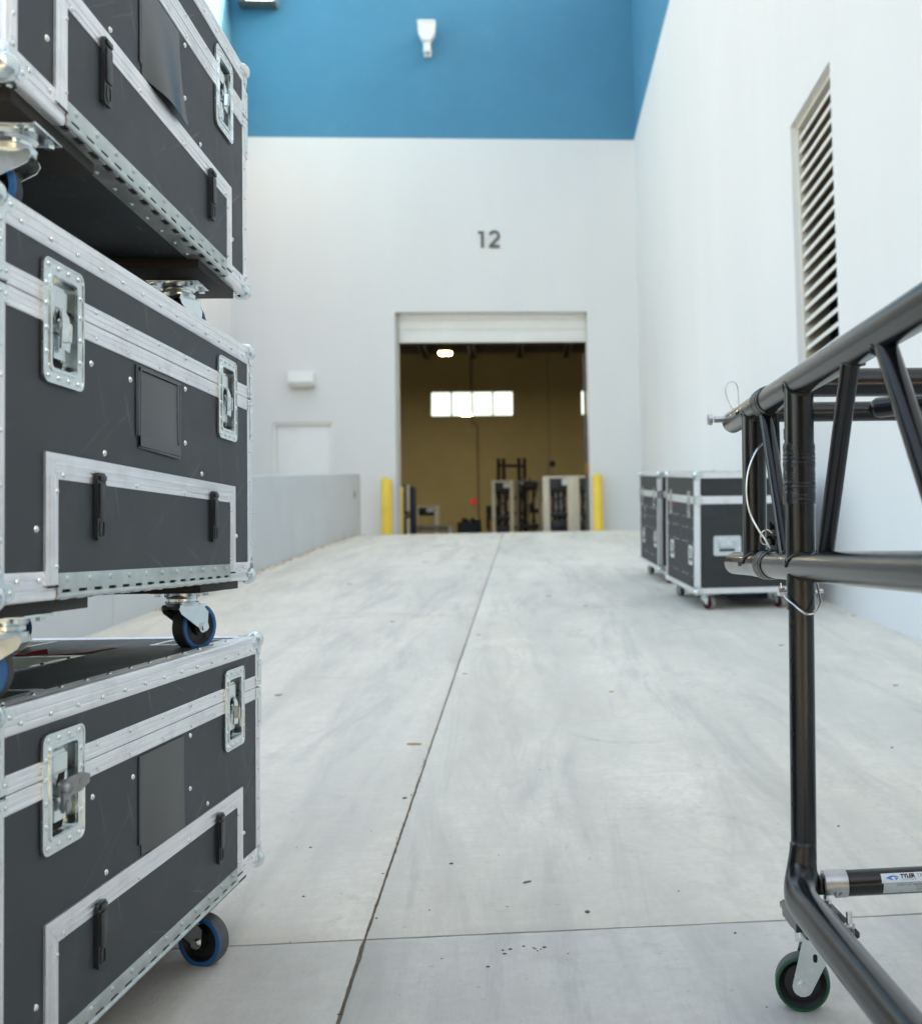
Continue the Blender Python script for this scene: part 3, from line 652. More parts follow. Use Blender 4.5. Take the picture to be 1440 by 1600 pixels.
# black truss tower
tw = thing('truss_tower', 'black ladder-like truss tower standing upright inside the warehouse', 'truss', (px(800, 27), 27, FZ))
q0 = V((px(800, 27), 27, FZ))
for xx, yy in ((779.5, 27.5), (787.5, 27), (811.5, 27), (820, 27.5)):
    q = MB(); xw = px(xx, yy)-q0.x; q.cyl((xw, yy-27, .05), (xw, yy-27, pz(716, yy)-FZ), .05, n=10); q.build('upright', M['black'], tw)
for yp in (725, 776, 800, 822):
    q = MB(); z_ = pz(yp, 27)-FZ; q.cyl((px(779.5, 27)-q0.x, .25, z_), (px(820, 27)-q0.x, .25, z_-.03), .038, n=8); q.build('rung', M['black'], tw)
for a, b, ya in ((811.5, 820, 746), (779.5, 787.5, 752)):
    q = MB(); z_ = pz(ya, 27)-FZ; q.cyl((px(a, 27)-q0.x, 0, z_), (px(b, 27.5)-q0.x, .5, z_), .036, n=8); q.build('short_rung', M['black'], tw)
q = MB(); q.box((px(779.5, 27)-q0.x-.15, -.2, 0), (px(820, 27)-q0.x+.15, .7, .05)); q.build('base_plate', M['black'], tw)
# tall black cabinet at left jamb
cb = thing('equipment_cabinet', 'tall black cabinet with white edge strips inside the left jamb of the doorway', 'cabinet', (px(631, 22.6), 22.6, FZ))
h = pz(755, 22.6)-FZ
q = MB(); q.box((px(610, 22.6)-px(631, 22.6), 0, .1), (px(636, 22.6)-px(631, 22.6), .7, h), .008); q.build('cabinet_body', M['black'], cb)
for a, b in ((.12, .46), (.60, h)):
    q = MB(); q.box((px(636.3, 22.6)-px(631, 22.6), -.01, a), (px(641.5, 22.6)-px(631, 22.6), .5, b), .006); q.build('edge_strip', M['cream'], cb)
q = MB(); q.box((px(641.7, 22.6)-px(631, 22.6), .03, .1), (px(647, 22.6)-px(631, 22.6), .7, h-.03), .004); q.build('side_panel', M['navy'], cb)
q = MB(); q.box((px(623, 22.6)-px(631, 22.6), -.012, h-.16), (px(634, 22.6)-px(631, 22.6), -.001, h-.02)); q.build('tag_plate', M['greym'], cb)
q = MB(); q.box((px(625, 22.6)-px(631, 22.6), -.02, .50), (px(640, 22.6)-px(631, 22.6), .0, .54)); q.build('handle', M['greym'], cb)
# low table
tb = thing('low_table', 'low grey table inside the doorway, beside the tall black cabinet', 'table', (px(675, 25), 24.85, FZ))
q = MB(); q.box((px(645, 25)-px(675, 25), 0, pz(821.5, 25)-FZ-.03), (px(704, 25)-px(675, 25), .7, pz(819.5, 25)-FZ), .006); q.build('table_top', M['greym'], tb)
q = MB(); q.box((px(645, 25)-px(675, 25), .01, pz(828, 25)-FZ), (px(702, 25)-px(675, 25), .05, pz(825.5, 25)-FZ)); q.build('rail', M['greym'], tb)
for a in (646, 701.5):
    for d in (0, .6):
        q = MB(); q.box((px(a, 25)-px(675, 25), d+.002, 0), (px(a+4, 25)-px(675, 25), d+.06, pz(822, 25)-FZ)); q.build('leg', M['trim'], tb)
# cable bin
bn = thing('cable_bin', 'dark bin heaped with black cable in the middle of the doorway', 'bin', (px(732, 27), 27, FZ))
h = pz(814, 27)-FZ
q = MB(); q.box((px(714, 27)-px(732, 27), 0, .08), (px(750, 27)-px(732, 27), .8, h), .03); q.build('bin_body', M['navy'], bn)
q = MB(); rr = random.Random(3)
for k in range(14): q.sphere((rr.uniform(-.24, .26), rr.uniform(.1, .6), h+rr.uniform(-.02, .06)), rr.uniform(.05, .09), 7, 5)
q.build('cable_heap', M['black'], bn)
q = MB(); q.sphere((-.15, .1, h+.05), .05, 8, 5); q.build('red_plug', M['maroon'], bn)
# black speaker boxes behind
sp = thing('speaker_box', 'black stacked box left of the middle cart inside the doorway', 'speaker', (px(765, 27), 27.4, FZ))
for a, b in ((.42, .80), (.82, 1.02)):
    q = MB(); q.box((px(758.5, 27)-px(765, 27), 0, a), (px(779, 27)-px(765, 27), .5, b), .01); q.build('box_section', M['black'], sp)
q = MB(); q.box((px(759, 27)-px(765, 27), .05, 0), (px(763, 27)-px(765, 27), .4, .42)); q.build('stand_leg', M['greym'], sp)
ob = thing('orange_post', 'orange post standing beside the middle cart', 'post', (px(766.5, 26), 26, FZ))
q = MB(); q.cyl((0, 0, .02), (0, 0, pz(812, 26)-FZ), .042, n=10); q.build('tube', M['orange'], ob)
q = MB(); q.cyl((0, 0, 0), (0, 0, .03), .13, n=14); q.build('foot', M['black'], ob)
ls = thing('lighting_stand', 'thin stand with a small clamped lamp behind the right-hand carts', 'stand', (px(862, 27), 27, FZ))
for xx, yt in ((856.5, 711), (868, 714)):
    q = MB(); q.cyl((px(xx, 27)-px(862, 27), 0, 0), (px(xx, 27)-px(862, 27), 0, pz(yt, 27)-FZ), .014, n=6); q.build('pole', M['greym'], ls)
q = MB(); q.box((px(860, 27)-px(862, 27), -.05, pz(730, 27)-FZ), (px(868, 27)-px(862, 27), .08, pz(721, 27)-FZ), .01); q.cyl((0, -.05, pz(726, 27)-FZ), (0, -.14, pz(726, 27)-FZ), .05, n=10); q.build('lamp_head', M['black'], ls)
yp_ = thing('door_guard', 'dark jamb guard with a yellow tip inside the right edge of the doorway', 'guard rail', (1.30, 21., FZ))
q = MB(); q.box((-.02, 0, 0), (.04, .06, 3.6)); q.build('guard_bar', M['beam'], yp_)
q = MB(); q.box((-.015, -.012, pz(743, 21)-FZ), (.035, -.001, pz(724, 21)-FZ)); q.build('yellow_tip', M['orange'], yp_)

# ------------------------------------------------------------------ casters
def caster(parent, pos, roll, h, rw, wid, tyre, rim, hubm, frk=None, plate=(.105, .085), trail=.036, name='caster', band=.80, wide=False):
    """swivel caster. pos: swivel axis at the mounting face (local), roll: unit vector from swivel to wheel"""
    o = bpy.data.objects.new(name, None); COL.objects.link(o); o.parent = parent; o.location = pos
    d = V(roll).normalized(); n = V((-d.y, d.x, 0)); frk = frk or M['zinc']
    q = MB(); q.box((-plate[0]/2, -plate[1]/2, -.004), (plate[0]/2, plate[1]/2, 0), .001)
    for sx in (-1, 1):
        for sy in (-1, 1): q.cyl((sx*plate[0]*.38, sy*plate[1]*.36, -.011), (sx*plate[0]*.38, sy*plate[1]*.36, -.003), .007, n=6)
    q.build('mount_plate', frk, o)
    q = MB()
    q.lathe([(0, -.004), (.034, -.004), (.036, -.011), (.031, -.016), (.031, -.021), (.035, -.024), (.033, -.031), (0, -.031)], (0, 0, 0), EZ, 22, False)
    zc = -(h-rw); hw = wid/2+.005
    # crown and two tapered legs
    if wide:
        bot = [(trail+.019*math.cos(R(a)), zc+.019*math.sin(R(a))) for a in range(6, -151, -13)]
        leg = [(-.026, -.031), (.030, -.031), (.034, -.040)]+bot+[(-.026, -.042)]
        for h0, h1 in ((hw, hw+.003), (-hw-.003, -hw)): q.prism(leg, (0, 0, 0), d, EZ, n, h0, h1)
    else:
        bot = [(trail+.0125*math.cos(R(a)), zc+.0125*math.sin(R(a))) for a in range(0, -171, -17)]
        leg = [(-.031, -.031), (.036, -.031), (.042, -.038), (trail+.015, zc*.6)]+bot+[(-.028, zc*.60), (-.033, zc*.48), (-.033, -.036)]
        for h0, h1 in ((hw, hw+.003), (-hw-.003, -hw)): q.prism(leg, (0, 0, 0), d, EZ, n, h0, h1)
    q.prism([(-.030, -.0285), (.040, -.0285), (.046, -.0335), (.040, -.0345), (-.028, -.0345), (-.033, -.038)], (0, 0, 0), d, EZ, n, -hw-.0025, hw+.0025)
    q.build('fork', frk, o)
    if wide:
        for x0, z0, w_, h_ in ((.010, -.064, .0080, .015), (-.012, -.056, .0075, .0075)):
            q = MB(); q.prism(rrect(w_, h_, min(w_, h_)*.45, 3, x0, z0), (0, 0, 0), d, EZ, n, hw+.0031, hw+.0036); q.prism(rrect(w_, h_, min(w_, h_)*.45, 3, x0, z0), (0, 0, 0), d, EZ, n, -hw-.0036, -hw-.0031); q.build('fork_hole', M['dark'], o)
    c = d*trail+V((0, 0, zc))
    q = MB(); q.cyl(c-n*(hw+.009), c+n*(hw+.009), .0055, n=8); q.cyl(c-n*(hw+.010), c-n*(hw+.0032), .0095, n=6); q.cyl(c+n*(hw+.0032), c+n*(hw+.010), .0095, n=6); q.build('axle_bolt', M['rivet'], o)
    w2 = wid/2
    q = MB(); q.lathe([(.006, -w2*.95), (.016, -w2*.95), (.018, -w2*.45), (rw*.66, -w2*.35), (rw*band, -w2*.82), (rw*band, w2*.82), (rw*.66, w2*.35), (.018, w2*.45), (.016, w2*.95), (.006, w2*.95)], c, n, 28)
    q.build('wheel_hub', hubm, o)
    q = MB(); q.mi = 1
    q.lathe([(rw*(band-.02), -w2*.88), (rw*band, -w2), (rw*.95, -w2*.98), (rw*.985, -w2*.84)], c, n, 36, False)
    q.lathe([(rw*(band-.02), w2*.88), (rw*band, w2), (rw*.95, w2*.98), (rw*.985, w2*.84)], c, n, 36, False)
    q.mi = 0; q.lathe([(rw*.985, -w2*.84), (rw, -w2*.6), (rw, w2*.6), (rw*.985, w2*.84)], c, n, 36, False)
    q.build('tyre', [tyre, rim], o)
    return o

# ------------------------------------------------------------------ flight cases of the front stack
L, W, H = 1.1355, .60, .527
T = .0024
def trimprof(a, b=None, t=T, groove=True):
    """L profile; x runs along -n2 from the arris on face 1, y along -n1 on face 2 (both measured inward)"""
    b = a if b is None else b
    g = .0010
    def leg(a_): return [(a_, -t*.35), (a_-.0025, -t), (a_*.70+.0012, -t), (a_*.70, -t+g), (a_*.66, -t+g), (a_*.66-.0012, -t), (a_*.36+.0012, -t), (a_*.36, -t+g), (a_*.32, -t+g), (a_*.32-.0012, -t)] if groove else [(a_, -t*.35), (a_-.0025, -t)]
    P = leg(a)+[(.003, -t), (.0004, -t*.75), (-t*.75, .0004), (-t, .003)]
    Q = [(y, x) for x, y in leg(b)][::-1]
    return P+Q+[(0.0002, b), (0.0002, .0002), (a, 0.0002)]
def trim(q, p0, p1, inx, iny, a, b=None):
    """inx: inward direction across face 1 (whose outward normal is -iny)"""
    q.extr(trimprof(a, b), p0, p1, inx, iny)
def strip(q, p0, p1, across, nrm, wd, t=T, gr=(.33, .66)):
    g = .0009; P = [(0, 0), (0, t*.5), (.0015, t)]
    for e in gr: P += [(wd*e-.0016, t), (wd*e-.0008, t-g), (wd*e+.0008, t-g), (wd*e+.0016, t)]
    P += [(wd-.0015, t), (wd, t*.5), (wd, 0)]
    q.extr(P, p0, p1, across, nrm)
def leafplate(q, c, a, b, n, s_):
    """pointed leaf of a ball corner lying on a face"""
    pl = [(0, 0), (.030, .0), (.046, .006), (.050, .013), (.044, .021), (.026, .025), (.025, .026), (.021, .044), (.013, .050), (.006, .046), (0, .030)]
    q.prism([(x*s_, y*s_) for x, y in pl], c, a, b, n, T*.8, T+.0018)
    q.dome(V(c)+V(a)*.038*s_+V(b)*.0125*s_+V(n)*(T+.0018), n, .0042); q.dome(V(c)+V(a)*.0125*s_+V(b)*.038*s_+V(n)*(T+.0018), n, .0042)
LH = .0675; LWI = .041           # half size of the latch opening
LU = (.1865, L-.1865); LWC = .387
SEAM = .4105
def rivets_along(q, p0, p1, n, nrm, r=.0042):
    p0, p1 = V(p0), V(p1)
    for i in range(n): q.dome(p0+(p1-p0)*(i/(n-1) if n > 1 else 0), nrm, r)

def make_latch(case, u, opened):
    """recessed butterfly latch centred on the lid seam"""
    o = bpy.data.objects.new('latch', None); COL.objects.link(o); o.parent = case; o.location = (T, u, LWC)
    A, B, N = EY, EZ, EX
    q = MB(); out = rrect(.127, .174, .015); inn = rrect(.078, .130, .007)
    q.ring(out, inn, (0, 0, 0), A, B, N, -.0005, .0022)
    q.ring(rrect(.127, .174, .015), rrect(.121, .168, .0125), (0, 0, 0), A, B, N, .0022, .0034)
    q.ring(rrect(.088, .140, .010), inn, (0, 0, 0), A, B, N, .0022, .0042)
    # dished tray
    q.ring(rrect(.0785, .1305, .007), rrect(.0765, .1285, .006), (0, 0, 0), A, B, N, -.016, .001)
    q.prism(rrect(.0785, .1305, .007), (0, 0, 0), A, B, N, -.0178, -.0162)
    q.build('plate', M['zinc'], o)
    q = MB()
    for x, z in [(k*.031-.0465, s_*.0775) for k in range(4) for s_ in (-1, 1)]+[(s_*.0525, z) for s_ in (-1, 1) for z in (-.045, -.012, .022, .05)]: q.dome(A*x+B*z+N*.0022, N, .0046)
    q.build('latch_rivets', M['rivet'], o, kind='stuff')
    q = MB(); q.prism([(-.021, .010), (.021, .010), (.021, .050), (.016, .056), (-.016, .056), (-.021, .050)], (0, 0, 0), A, B, N, -.016, -.006)
    q.prism([(-.021, .020), (-.011, .006), (.021, .006), (.021, .050), (-.021, .050)], (0, 0, 0), A, B, N, -.006, -.0035)
    q.box((-.006, -.024, .012), (-.002, -.018, .05), .0015); q.build('strike_plate', M['zinc'], o)
    q = MB(); q.prism([(-.014, -.048), (.020, -.048), (.020, -.014), (-.014, -.014)], (0, 0, 0), A, B, N, -.016, -.0055); q.build('latch_base', M['zinc'], o)
    q = MB(); q.prism([(-.010, -.0625), (.022, -.0625), (.028, -.0485), (-.014, -.0485)], (0, 0, 0), A, B, N, -.0162, -.0120); q.build('slot', M['dark'], o); q = MB(); q.prism([(-.014, .005), (.008, .005), (.012, .022), (-.004, .022)], (0, 0, 0), A, B, N, -.0033, -.0026); q.build('slot', M['dark'], o)
    q = MB(); q.cyl(N*-.015, N*.002, .013, n=18); q.cyl(N*.002, N*.004, .009, n=14)
    if opened:
        k = Matrix.Rotation(R(-46), 3, 'Z') @ Matrix.Rotation(R(18), 3, 'X')
        a2, n2 = V(k @ EY), V(k @ EX)
        q.prism([(-.006, -.010), (.004, -.014), (.020, -.013), (.033, -.006), (.034, .006), (.024, .013), (.004, .014), (-.006, .010)], N*.006, a2, B, n2, -.003, .003)
        q.cyl(N*.006+a2*.024-n2*.005, N*.006+a2*.024+n2*.005, .006, n=12)
        q.sphere(N*.005, .010, 12, 8); q.cyl(N*.006+a2*.012-n2*.0034, N*.006+a2*.012+n2*.0034, .0045, n=8); q.cyl(N*-.002-B*.026, N*.010-B*.026, .008, n=12)
        q.prism([(-.010, -.035), (.010, -.033), (.012, -.006), (-.012, -.006)], N*.004, A, B, N, -.002, .003)
    else:
        q.prism([(-.013, -.034), (.014, -.036), (.018, -.004), (.010, .014), (-.006, .024), (-.012, .018), (-.010, 0)], N*.0015, A, B, N, 0, .003)
        q.prism([(.001, -.022), (.006, -.024), (.009, .0), (.004, .004)], N*.0045, A, B, N, 0, .006)
    q.build('key_wing', M['cast'] if opened else M['zinc'], o)
    q = MB(); q.tube([A*(-.024+.004*math.cos(t*.9))+B*(-.010-.0011*t)+N*(-.010+.004*math.sin(t*.9)) for t in range(26)], .0013, 5); q.build('spring', M['wire'], o)
    return o

def make_clip(case, u, w0=.085, w1=.1845):
    q = MB(); hw = .0145
    q.prism([(-hw, 0), (-hw+.003, -.003), (hw-.003, -.003), (hw, 0), (hw, w1-w0-.004), (hw-.004, w1-w0), (-hw+.004, w1-w0), (-hw, w1-w0-.004)], (.006, u, w0), EY, EZ, EX, 0, .006)
    q.box((.0118, u-.0105, w0+.030), (.0150, u+.0105, w1-.016), .0014)
    q.ring(rrect(.017, .026, .006), rrect(.0125, .0215, .004), (.0118, u, w0+.0145), EY, EZ, EX, 0, .0016)
    q.box((.0118, u-.011, w1-.012), (.0155, u+.011, w1-.004), .001)
    return q.build('flap_catch', M['blackpl'], case)

def road_case(label, pos, rot, casters_dir, pocket_low, opened, top_extras, group, far=(-.095, .18), wr=.050):
    """local frame: x=0 face towards the ramp (outward +x), y from near end 0 to far end L, z up from the underside"""
    off = V((0, 1.1105, 0))                        # the fitted corner lies at y = 1.1105
    E = Euler(rot, 'YXZ'); mx = E.to_matrix()
    loc = V(pos)-mx @ off
    base = loc
    t = thing('road_case', label, 'flight case', tuple(base), rot, group)
    us = [0, LU[0]-LWI, LU[0]+LWI, LU[1]-LWI, LU[1]+LWI, L]
    # body and lid shells with openings for the latches in the long face
    for nm, z0, z1, hz0, hz1 in (('body', .0, SEAM-.0012, LWC-LH, None), ('lid', SEAM+.0012, H, None, LWC+LH)):
        q = MB()
        q._add([(0, 0, z0), (0, L, z0), (-W, L, z0), (-W, 0, z0), (0, 0, z1), (0, L, z1), (-W, L, z1), (-W, 0, z1)], [(0, 3, 2, 1), (4, 5, 6, 7), (1, 2, 6, 5), (2, 3, 7, 6), (3, 0, 4, 7)])
        for k in range(5):
            a, b = us[k], us[k+1]
            zz = (z0, z1)
            if k in (1, 3): zz = (z0, hz0) if hz0 else (hz1, z1)
            q._add([(0, a, zz[0]), (0, b, zz[0]), (0, b, zz[1]), (0, a, zz[1])], [(0, 1, 2, 3)])
        q.build(nm, M['laminate'], t)
    # edge trims
    AV, AT = .030, .038
    def tr(p0, p1, i1, i2, a, b, m): q = MB(); trim(q, p0, p1, V(i1), V(i2), a, b); q.build('edge_trim', m, t)
    for x, sx in ((0, -1), (-W, 1)):
        tr((x, .0, H), (x, L, H), (sx, 0, 0), (0, 0, -1), AT, AT, M['alu'])
    tr((-W, 0, 0), (-W, L, 0), (1, 0, 0), (0, 0, 1), AT, AT, M['alu'])
    tr((0, 0, 0), (0, .168, 0), (-1, 0, 0), (0, 0, 1), AT, AT, M['alu']); tr((0, L-.168, 0), (0, L, 0), (-1, 0, 0), (0, 0, 1), AT, AT, M['alu'])
    for y, sy in ((0, 1), (L, -1)):
        for z, sz in ((0, 1), (H, -1)):
            tr((-W, y, z), (0, y, z), (0, sy, 0), (0, 0, sz), AT, AT, M['alu'])
        for x, sx in ((0, -1), (-W, 1)):
            tr((x, y, .02), (x, y, SEAM-.002), (sx, 0, 0), (0, sy, 0), AV, AV, M['aluz']); tr((x, y, SEAM+.002), (x, y, H-.02), (sx, 0, 0), (0, sy, 0), AV, AV, M['aluz'])
    # seam bands
    segs = [(.032, LU[0]-.058), (LU[0]+.058, LU[1]-.058), (LU[1]+.058, L-.032)]
    for a, b in segs:
        q = MB(); strip(q, (0, a, SEAM+.0006), (0, b, SEAM+.0006), EZ, EX, .0265); q.build('lid_band', M['alu'], t)
        q = MB(); strip(q, (0, a, SEAM-.0271), (0, b, SEAM-.0271), EZ, EX, .0265); q.build('body_band', M['alu'], t)
    for y, ny in ((0, -1), (L, 1)):
        q = MB(); strip(q, (-.032, y, SEAM+.0006), (-W+.032, y, SEAM+.0006), EZ, V((0, ny, 0)), .0265); q.build('lid_band', M['alu'], t)
        q = MB(); strip(q, (-.032, y, SEAM-.0271), (-W+.032, y, SEAM-.0271), EZ, V((0, ny, 0)), .0265); q.build('body_band', M['alu'], t)
    # ball corners
    for x, sx in ((0, -1), (-W, 1)):
        for y, sy in ((0, 1), (L, -1)):
            for z, sz in ((0, 1), (H, -1)):
                q = MB(); c = V((x, y, z)); I1, I2, I3 = V((sx, 0, 0)), V((0, sy, 0)), V((0, 0, sz))
                q.sphere(c+(I1+I2+I3)*.0075, .0205, 14, 10)
                leafplate(q, c, I2, I3, -I1, 1.); leafplate(q, c, I1, I3, -I2, 1.); leafplate(q, c, I1, I2, -I3, 1.)
                q.build('ball_corner', M['zinc'], t)
    # corner braces at the seam
    for x, sx in ((0, -1), (-W, 1)):
        for y, sy in ((0, 1), (L, -1)):
            I1, I2 = V((sx, 0, 0)), V((0, sy, 0))
            for z0, z1, wz0, wz1 in ((SEAM+.003, .472, SEAM+.003, .437), (.318, SEAM-.003, .384, SEAM-.003)):
                q = MB(); P = [(.018, 0), (.018, .0016), (-.0042, .0016), (-.0042, -.0042), (.0016, -.0042), (.0016, .018), (0, .018), (0, 0)]
                P = [(.020, -T-.0018), (-T-.0018, -T-.0018), (-T-.0018, .020), (-T-.0002, .020), (-T-.0002, -T-.0002), (.020, -T-.0002)]
                q.extr(P, c_ := V((x, y, z0)), V((x, y, z1)), I2, I1)
                P = [(.034, -T-.0012), (-T-.0014, -T-.0012), (-T-.0014, .034), (-T-.0002, .034), (-T-.0002, -T-.0002), (.034, -T-.0002)]
                q.extr(P, V((x, y, wz0+.0005)), V((x, y, wz1-.0005)), I2, I1)
                for zz in ((z0+.010, z1-.010)):
                    q.dome(V((x, y, zz))+I2*.012-I1*(T+.0018), -I1, .0038); q.dome(V((x, y, zz))+I1*.012-I2*(T+.0018), -I2, .0038)
                q.dome(V((x, y, (wz0+wz1)/2))+I2*.028-I1*(T+.0012), -I1, .0035)
                q.build('corner_brace', M['zinc'], t)
    # latches
    for u, op in zip(LU, opened): make_latch(t, u, op)
    # drop flap: panel, frame, hinge, catches
    F0, F1, G0, G1 = .1335, L-.1335, .171, L-.171
    q = MB(); q.box((.0004, G0-.002, .036), (.0030, G1+.002, .1675)); q.build('flap', M['laminate'], t)
    for nm, p in (('top', [(F0, .2035), (F1, .2035), (G1, .1672), (G0, .1672)]), ('near', [(F0, .0195), (F0, .2032), (G0-.0006, .1669), (G0-.0006, .0195)]), ('far', [(F1, .0195), (F1, .2032), (G1+.0006, .1669), (G1+.0006, .0195)])):
        q = MB(); q.prism(p, (0, 0, 0), EY, EZ, EX, .0006, .0044)
        if nm == 'top':
            for e in (.176, .187): q.box((.0044, F0+.03, e), (.0051, F1-.03, e+.004), .0003)
        else:
            c_ = (F0+G0)/2 if nm == 'near' else (F1+G1)/2
            q.box((.0044, c_-.008, .02), (.0051, c_-.003, .17)); q.box((.0044, c_+.004, .02), (.0051, c_+.009, .17))
        q.build('flap_frame', M['alu'] if nm == 'top' else M['aluz'], t)
    q = MB()
    q.box((.0010, G0-.001, .0118), (.0042, G1+.001, .0355), .0005)
    q.cyl((.0026, G0-.001, .0032), (.0026, G1+.001, .0032), .0044, n=10)
    npit = 15; pit = (G1-G0)/npit
    for k in range(npit+1):
        c_ = G0+k*pit; a, b = max(G0-.001, c_-.0125), min(G1+.001, c_+.0125)
        q.box((.0012, a, .0060), (.0040, b, .0120))
    q.box((-.036, G0, -.0030), (-.0085, G1, -.0004)); q.box((-.0116, G0, -.003), (.001, G1, -.0022)) if False else None
    for k in range(npit):
        c_ = G0+(k+.5)*pit; q.box((-.0087, c_-.0115, -.0029), (.0005, c_+.0125, -.0005))
    for k in range(11): q.dome((.0042, G0+.028+k*(G1-G0-.056)/10, .0265), EX, .0052); q.dome((-.026, G0+.028+k*(G1-G0-.056)/10, -.003), -EZ, .005)
    q.build('hinge', M['zincd'], t)
    q = MB(); q.box((.0002, G0, .0045), (.0008, G1, .0125)); q.box((-.0085, G0, -.0004), (.0, G1, .0)); q.box((.0046, F0+.003, .0150), (.0050, G0, .0180)); q.box((.0046, G1, .0150), (.0050, F1-.003, .0180)); q.build('hinge_gap', M['dark'], t)
    make_clip(t, .2965); make_clip(t, L-.2935)
    # vinyl pocket
    q = MB(); nu, nv = 14, 18; w1 = .3785; w0 = pocket_low; u0, u1 = .467, .662
    vs_, fs_ = [], []
    bul = .013 if pocket_low < .215 and top_extras == 'peel' else .0025
    for j in range(nv+1):
        for i in range(nu+1):
            a, b = i/nu, j/nv
            x_ = .0016+(bul*math.sin(math.pi*min(1, a*1.05))**1.3*(1-b)**1.4 if a < .95 else 0)+(.004*(1-b)**3*max(0, a-.5) if bul < .01 else 0)
            if top_extras == 'peel': x_ += .016*(1-b)**2*a**2
            vs_.append((x_, u0+(u1-u0)*a, w0+(w1-w0)*b-(.004*a*(1-b)**2)))
    for j in range(nv):
        for i in range(nu): fs_.append((j*(nu+1)+i, j*(nu+1)+i+1, (j+1)*(nu+1)+i+1, (j+1)*(nu+1)+i))
    n0 = len(vs_); vs_ += [(x-.0009, y, z) for x, y, z in vs_]; fs_ += [tuple(n0+i for i in reversed(f)) for f in fs_]
    q._add(vs_, fs_)
    q.build('label_pocket', M['vinyl'], t)
    if top_extras == 'flat':
        q = MB(); q.ring([(u0+.001, w0+.003), (u1-.001, w0+.001), (u1-.001, w1-.001), (u0+.001, w1-.001)], [(u0+.006, w0+.022), (u1-.005, w0+.020), (u1-.005, w1-.007), (u0+.006, w1-.007)], (0, 0, 0), EY, EZ, EX, .0044, .0052)
        q.build('pocket_welt', M['vinyl'], t)
    q = MB(); q.box((.0004, u0-.012, w0+.02), (.0024, u0-.001, w1), .0004); q.build('pocket_edge', M['blackpl'], t)
    # rivets of the face and trims
    q = MB()
    for u, w_ in ((.286, .350), (.435, .349), (.698, .372), (.697, .269), (.334, .218), (.792, .217), (.115, .096), (L-.115, .096)): q.dome((0, u, w_), EX, .0052)
    q.build('face_rivets', M['rivet'], t, kind='stuff')
    q = MB()
    rivets_along(q, (T, .07, H-.025), (T, L-.07, H-.025), 13, EX); rivets_along(q, (-.025, .07, H+T), (-.025, L-.07, H+T), 13, EZ)
    for u in (.06, .12, L-.06, L-.12): q.dome((T, u, .026), EX, .0045)
    for z in (.08, .15, .22, .29): q.dome((T, .017, z), EX, .0038); q.dome((T, L-.017, z), EX, .0038); q.dome((-.017, 0-T, z), -EY, .0038)
    for u in (.30, .42, .56, .70, .83): q.dome((T, u, SEAM+.020), EX, .0036); q.dome((T, u, SEAM-.020), EX, .0036)
    for u in (.185, .45, .68, L-.185): q.dome((.0044, u, .1735), EX, .0044)
    for z in (.045, .15): q.dome((.0044, G0-.005, z), EX, .0040); q.dome((.0044, G1+.005, z), EX, .0040)
    rivets_along(q, (-.06, L+T, H-.025), (-W+.06, L+T, H-.025), 7, EY); rivets_along(q, (-.06, -T, .025), (-W+.06, -T, .025), 7, -EY)
    q.build('trim_rivets', M['rivet'], t, kind='stuff')
    # caster boards and casters
    for a, b in ((.045, .309), (L-.309, L-.055)):
        q = MB(); q.box((-W+.014, a, -.0205), (-.014, b, -.0005), .0012); q.build('caster_board', M['ply'], t)
    for (x, y), d in zip(((-.064, .150), (far[0], L-far[1]), (-W+.105, .155), (-W+.105, L-.180)), casters_dir):
        caster(t, (x, y, -.0206), V((*d, 0)), .1275, wr, .034, M['rubber'] if opened[0] else M['blackrub'], M['bluerub'], M['hub'])
    # caster cups on the lid
    for x, y in ((-.105, .155), (-.105, L-.150), (-W+.105, .155), (-W+.105, L-.150)):
        q = MB(); q.ring(rrect(.135, .135, .012), rrect(.108, .108, .010), (x, y, H), EX, EY, EZ, .0002, .0020); q.prism(rrect(.1078, .1078, .010), (x, y, H), EX, EY, EZ, .0003, .0009); q.build('caster_cup', [M['zinc']], t)
        q = MB(); q.prism(rrect(.106, .106, .010), (x, y, H), EX, EY, EZ, .0010, .0014); q.build('cup_recess_dark', M['black'], t)  # black plate standing in for the shade inside a recessed cup
    return t
SG = 'stacked flight cases'
top_case = road_case('topmost case of the front stack, vinyl pocket drooping over its flap', (-.6175, 2.456, .6578), (R(.7923), R(.0393), R(-.4741)),
    ((-.985, -.17), (.25, .97), (-.5, .8), (.5, .8)), .206, (False, False), 'peel', SG)
mid_case = road_case('middle case of the front stack, small square vinyl pocket on its face', (-.6194, 2.50, .0108), (R(1.5801), R(.3778), R(-1.9471)),
    ((-.985, -.17), (.42, .91), (-.5, .8), (.5, .8)), .239, (False, False), 'flat', SG)
bot_case = road_case('lowest case of the front stack, near latch hanging open, red tape on lid', (-.6276, 2.6022, -.6532), (R(1.8644), R(.5599), R(-3.7556)),
    ((.6, -.8), (.95, -.30), (-.5, .8), (.5, .8)), .206, (True, False), 'plain', SG, (-.08, .23), .054)
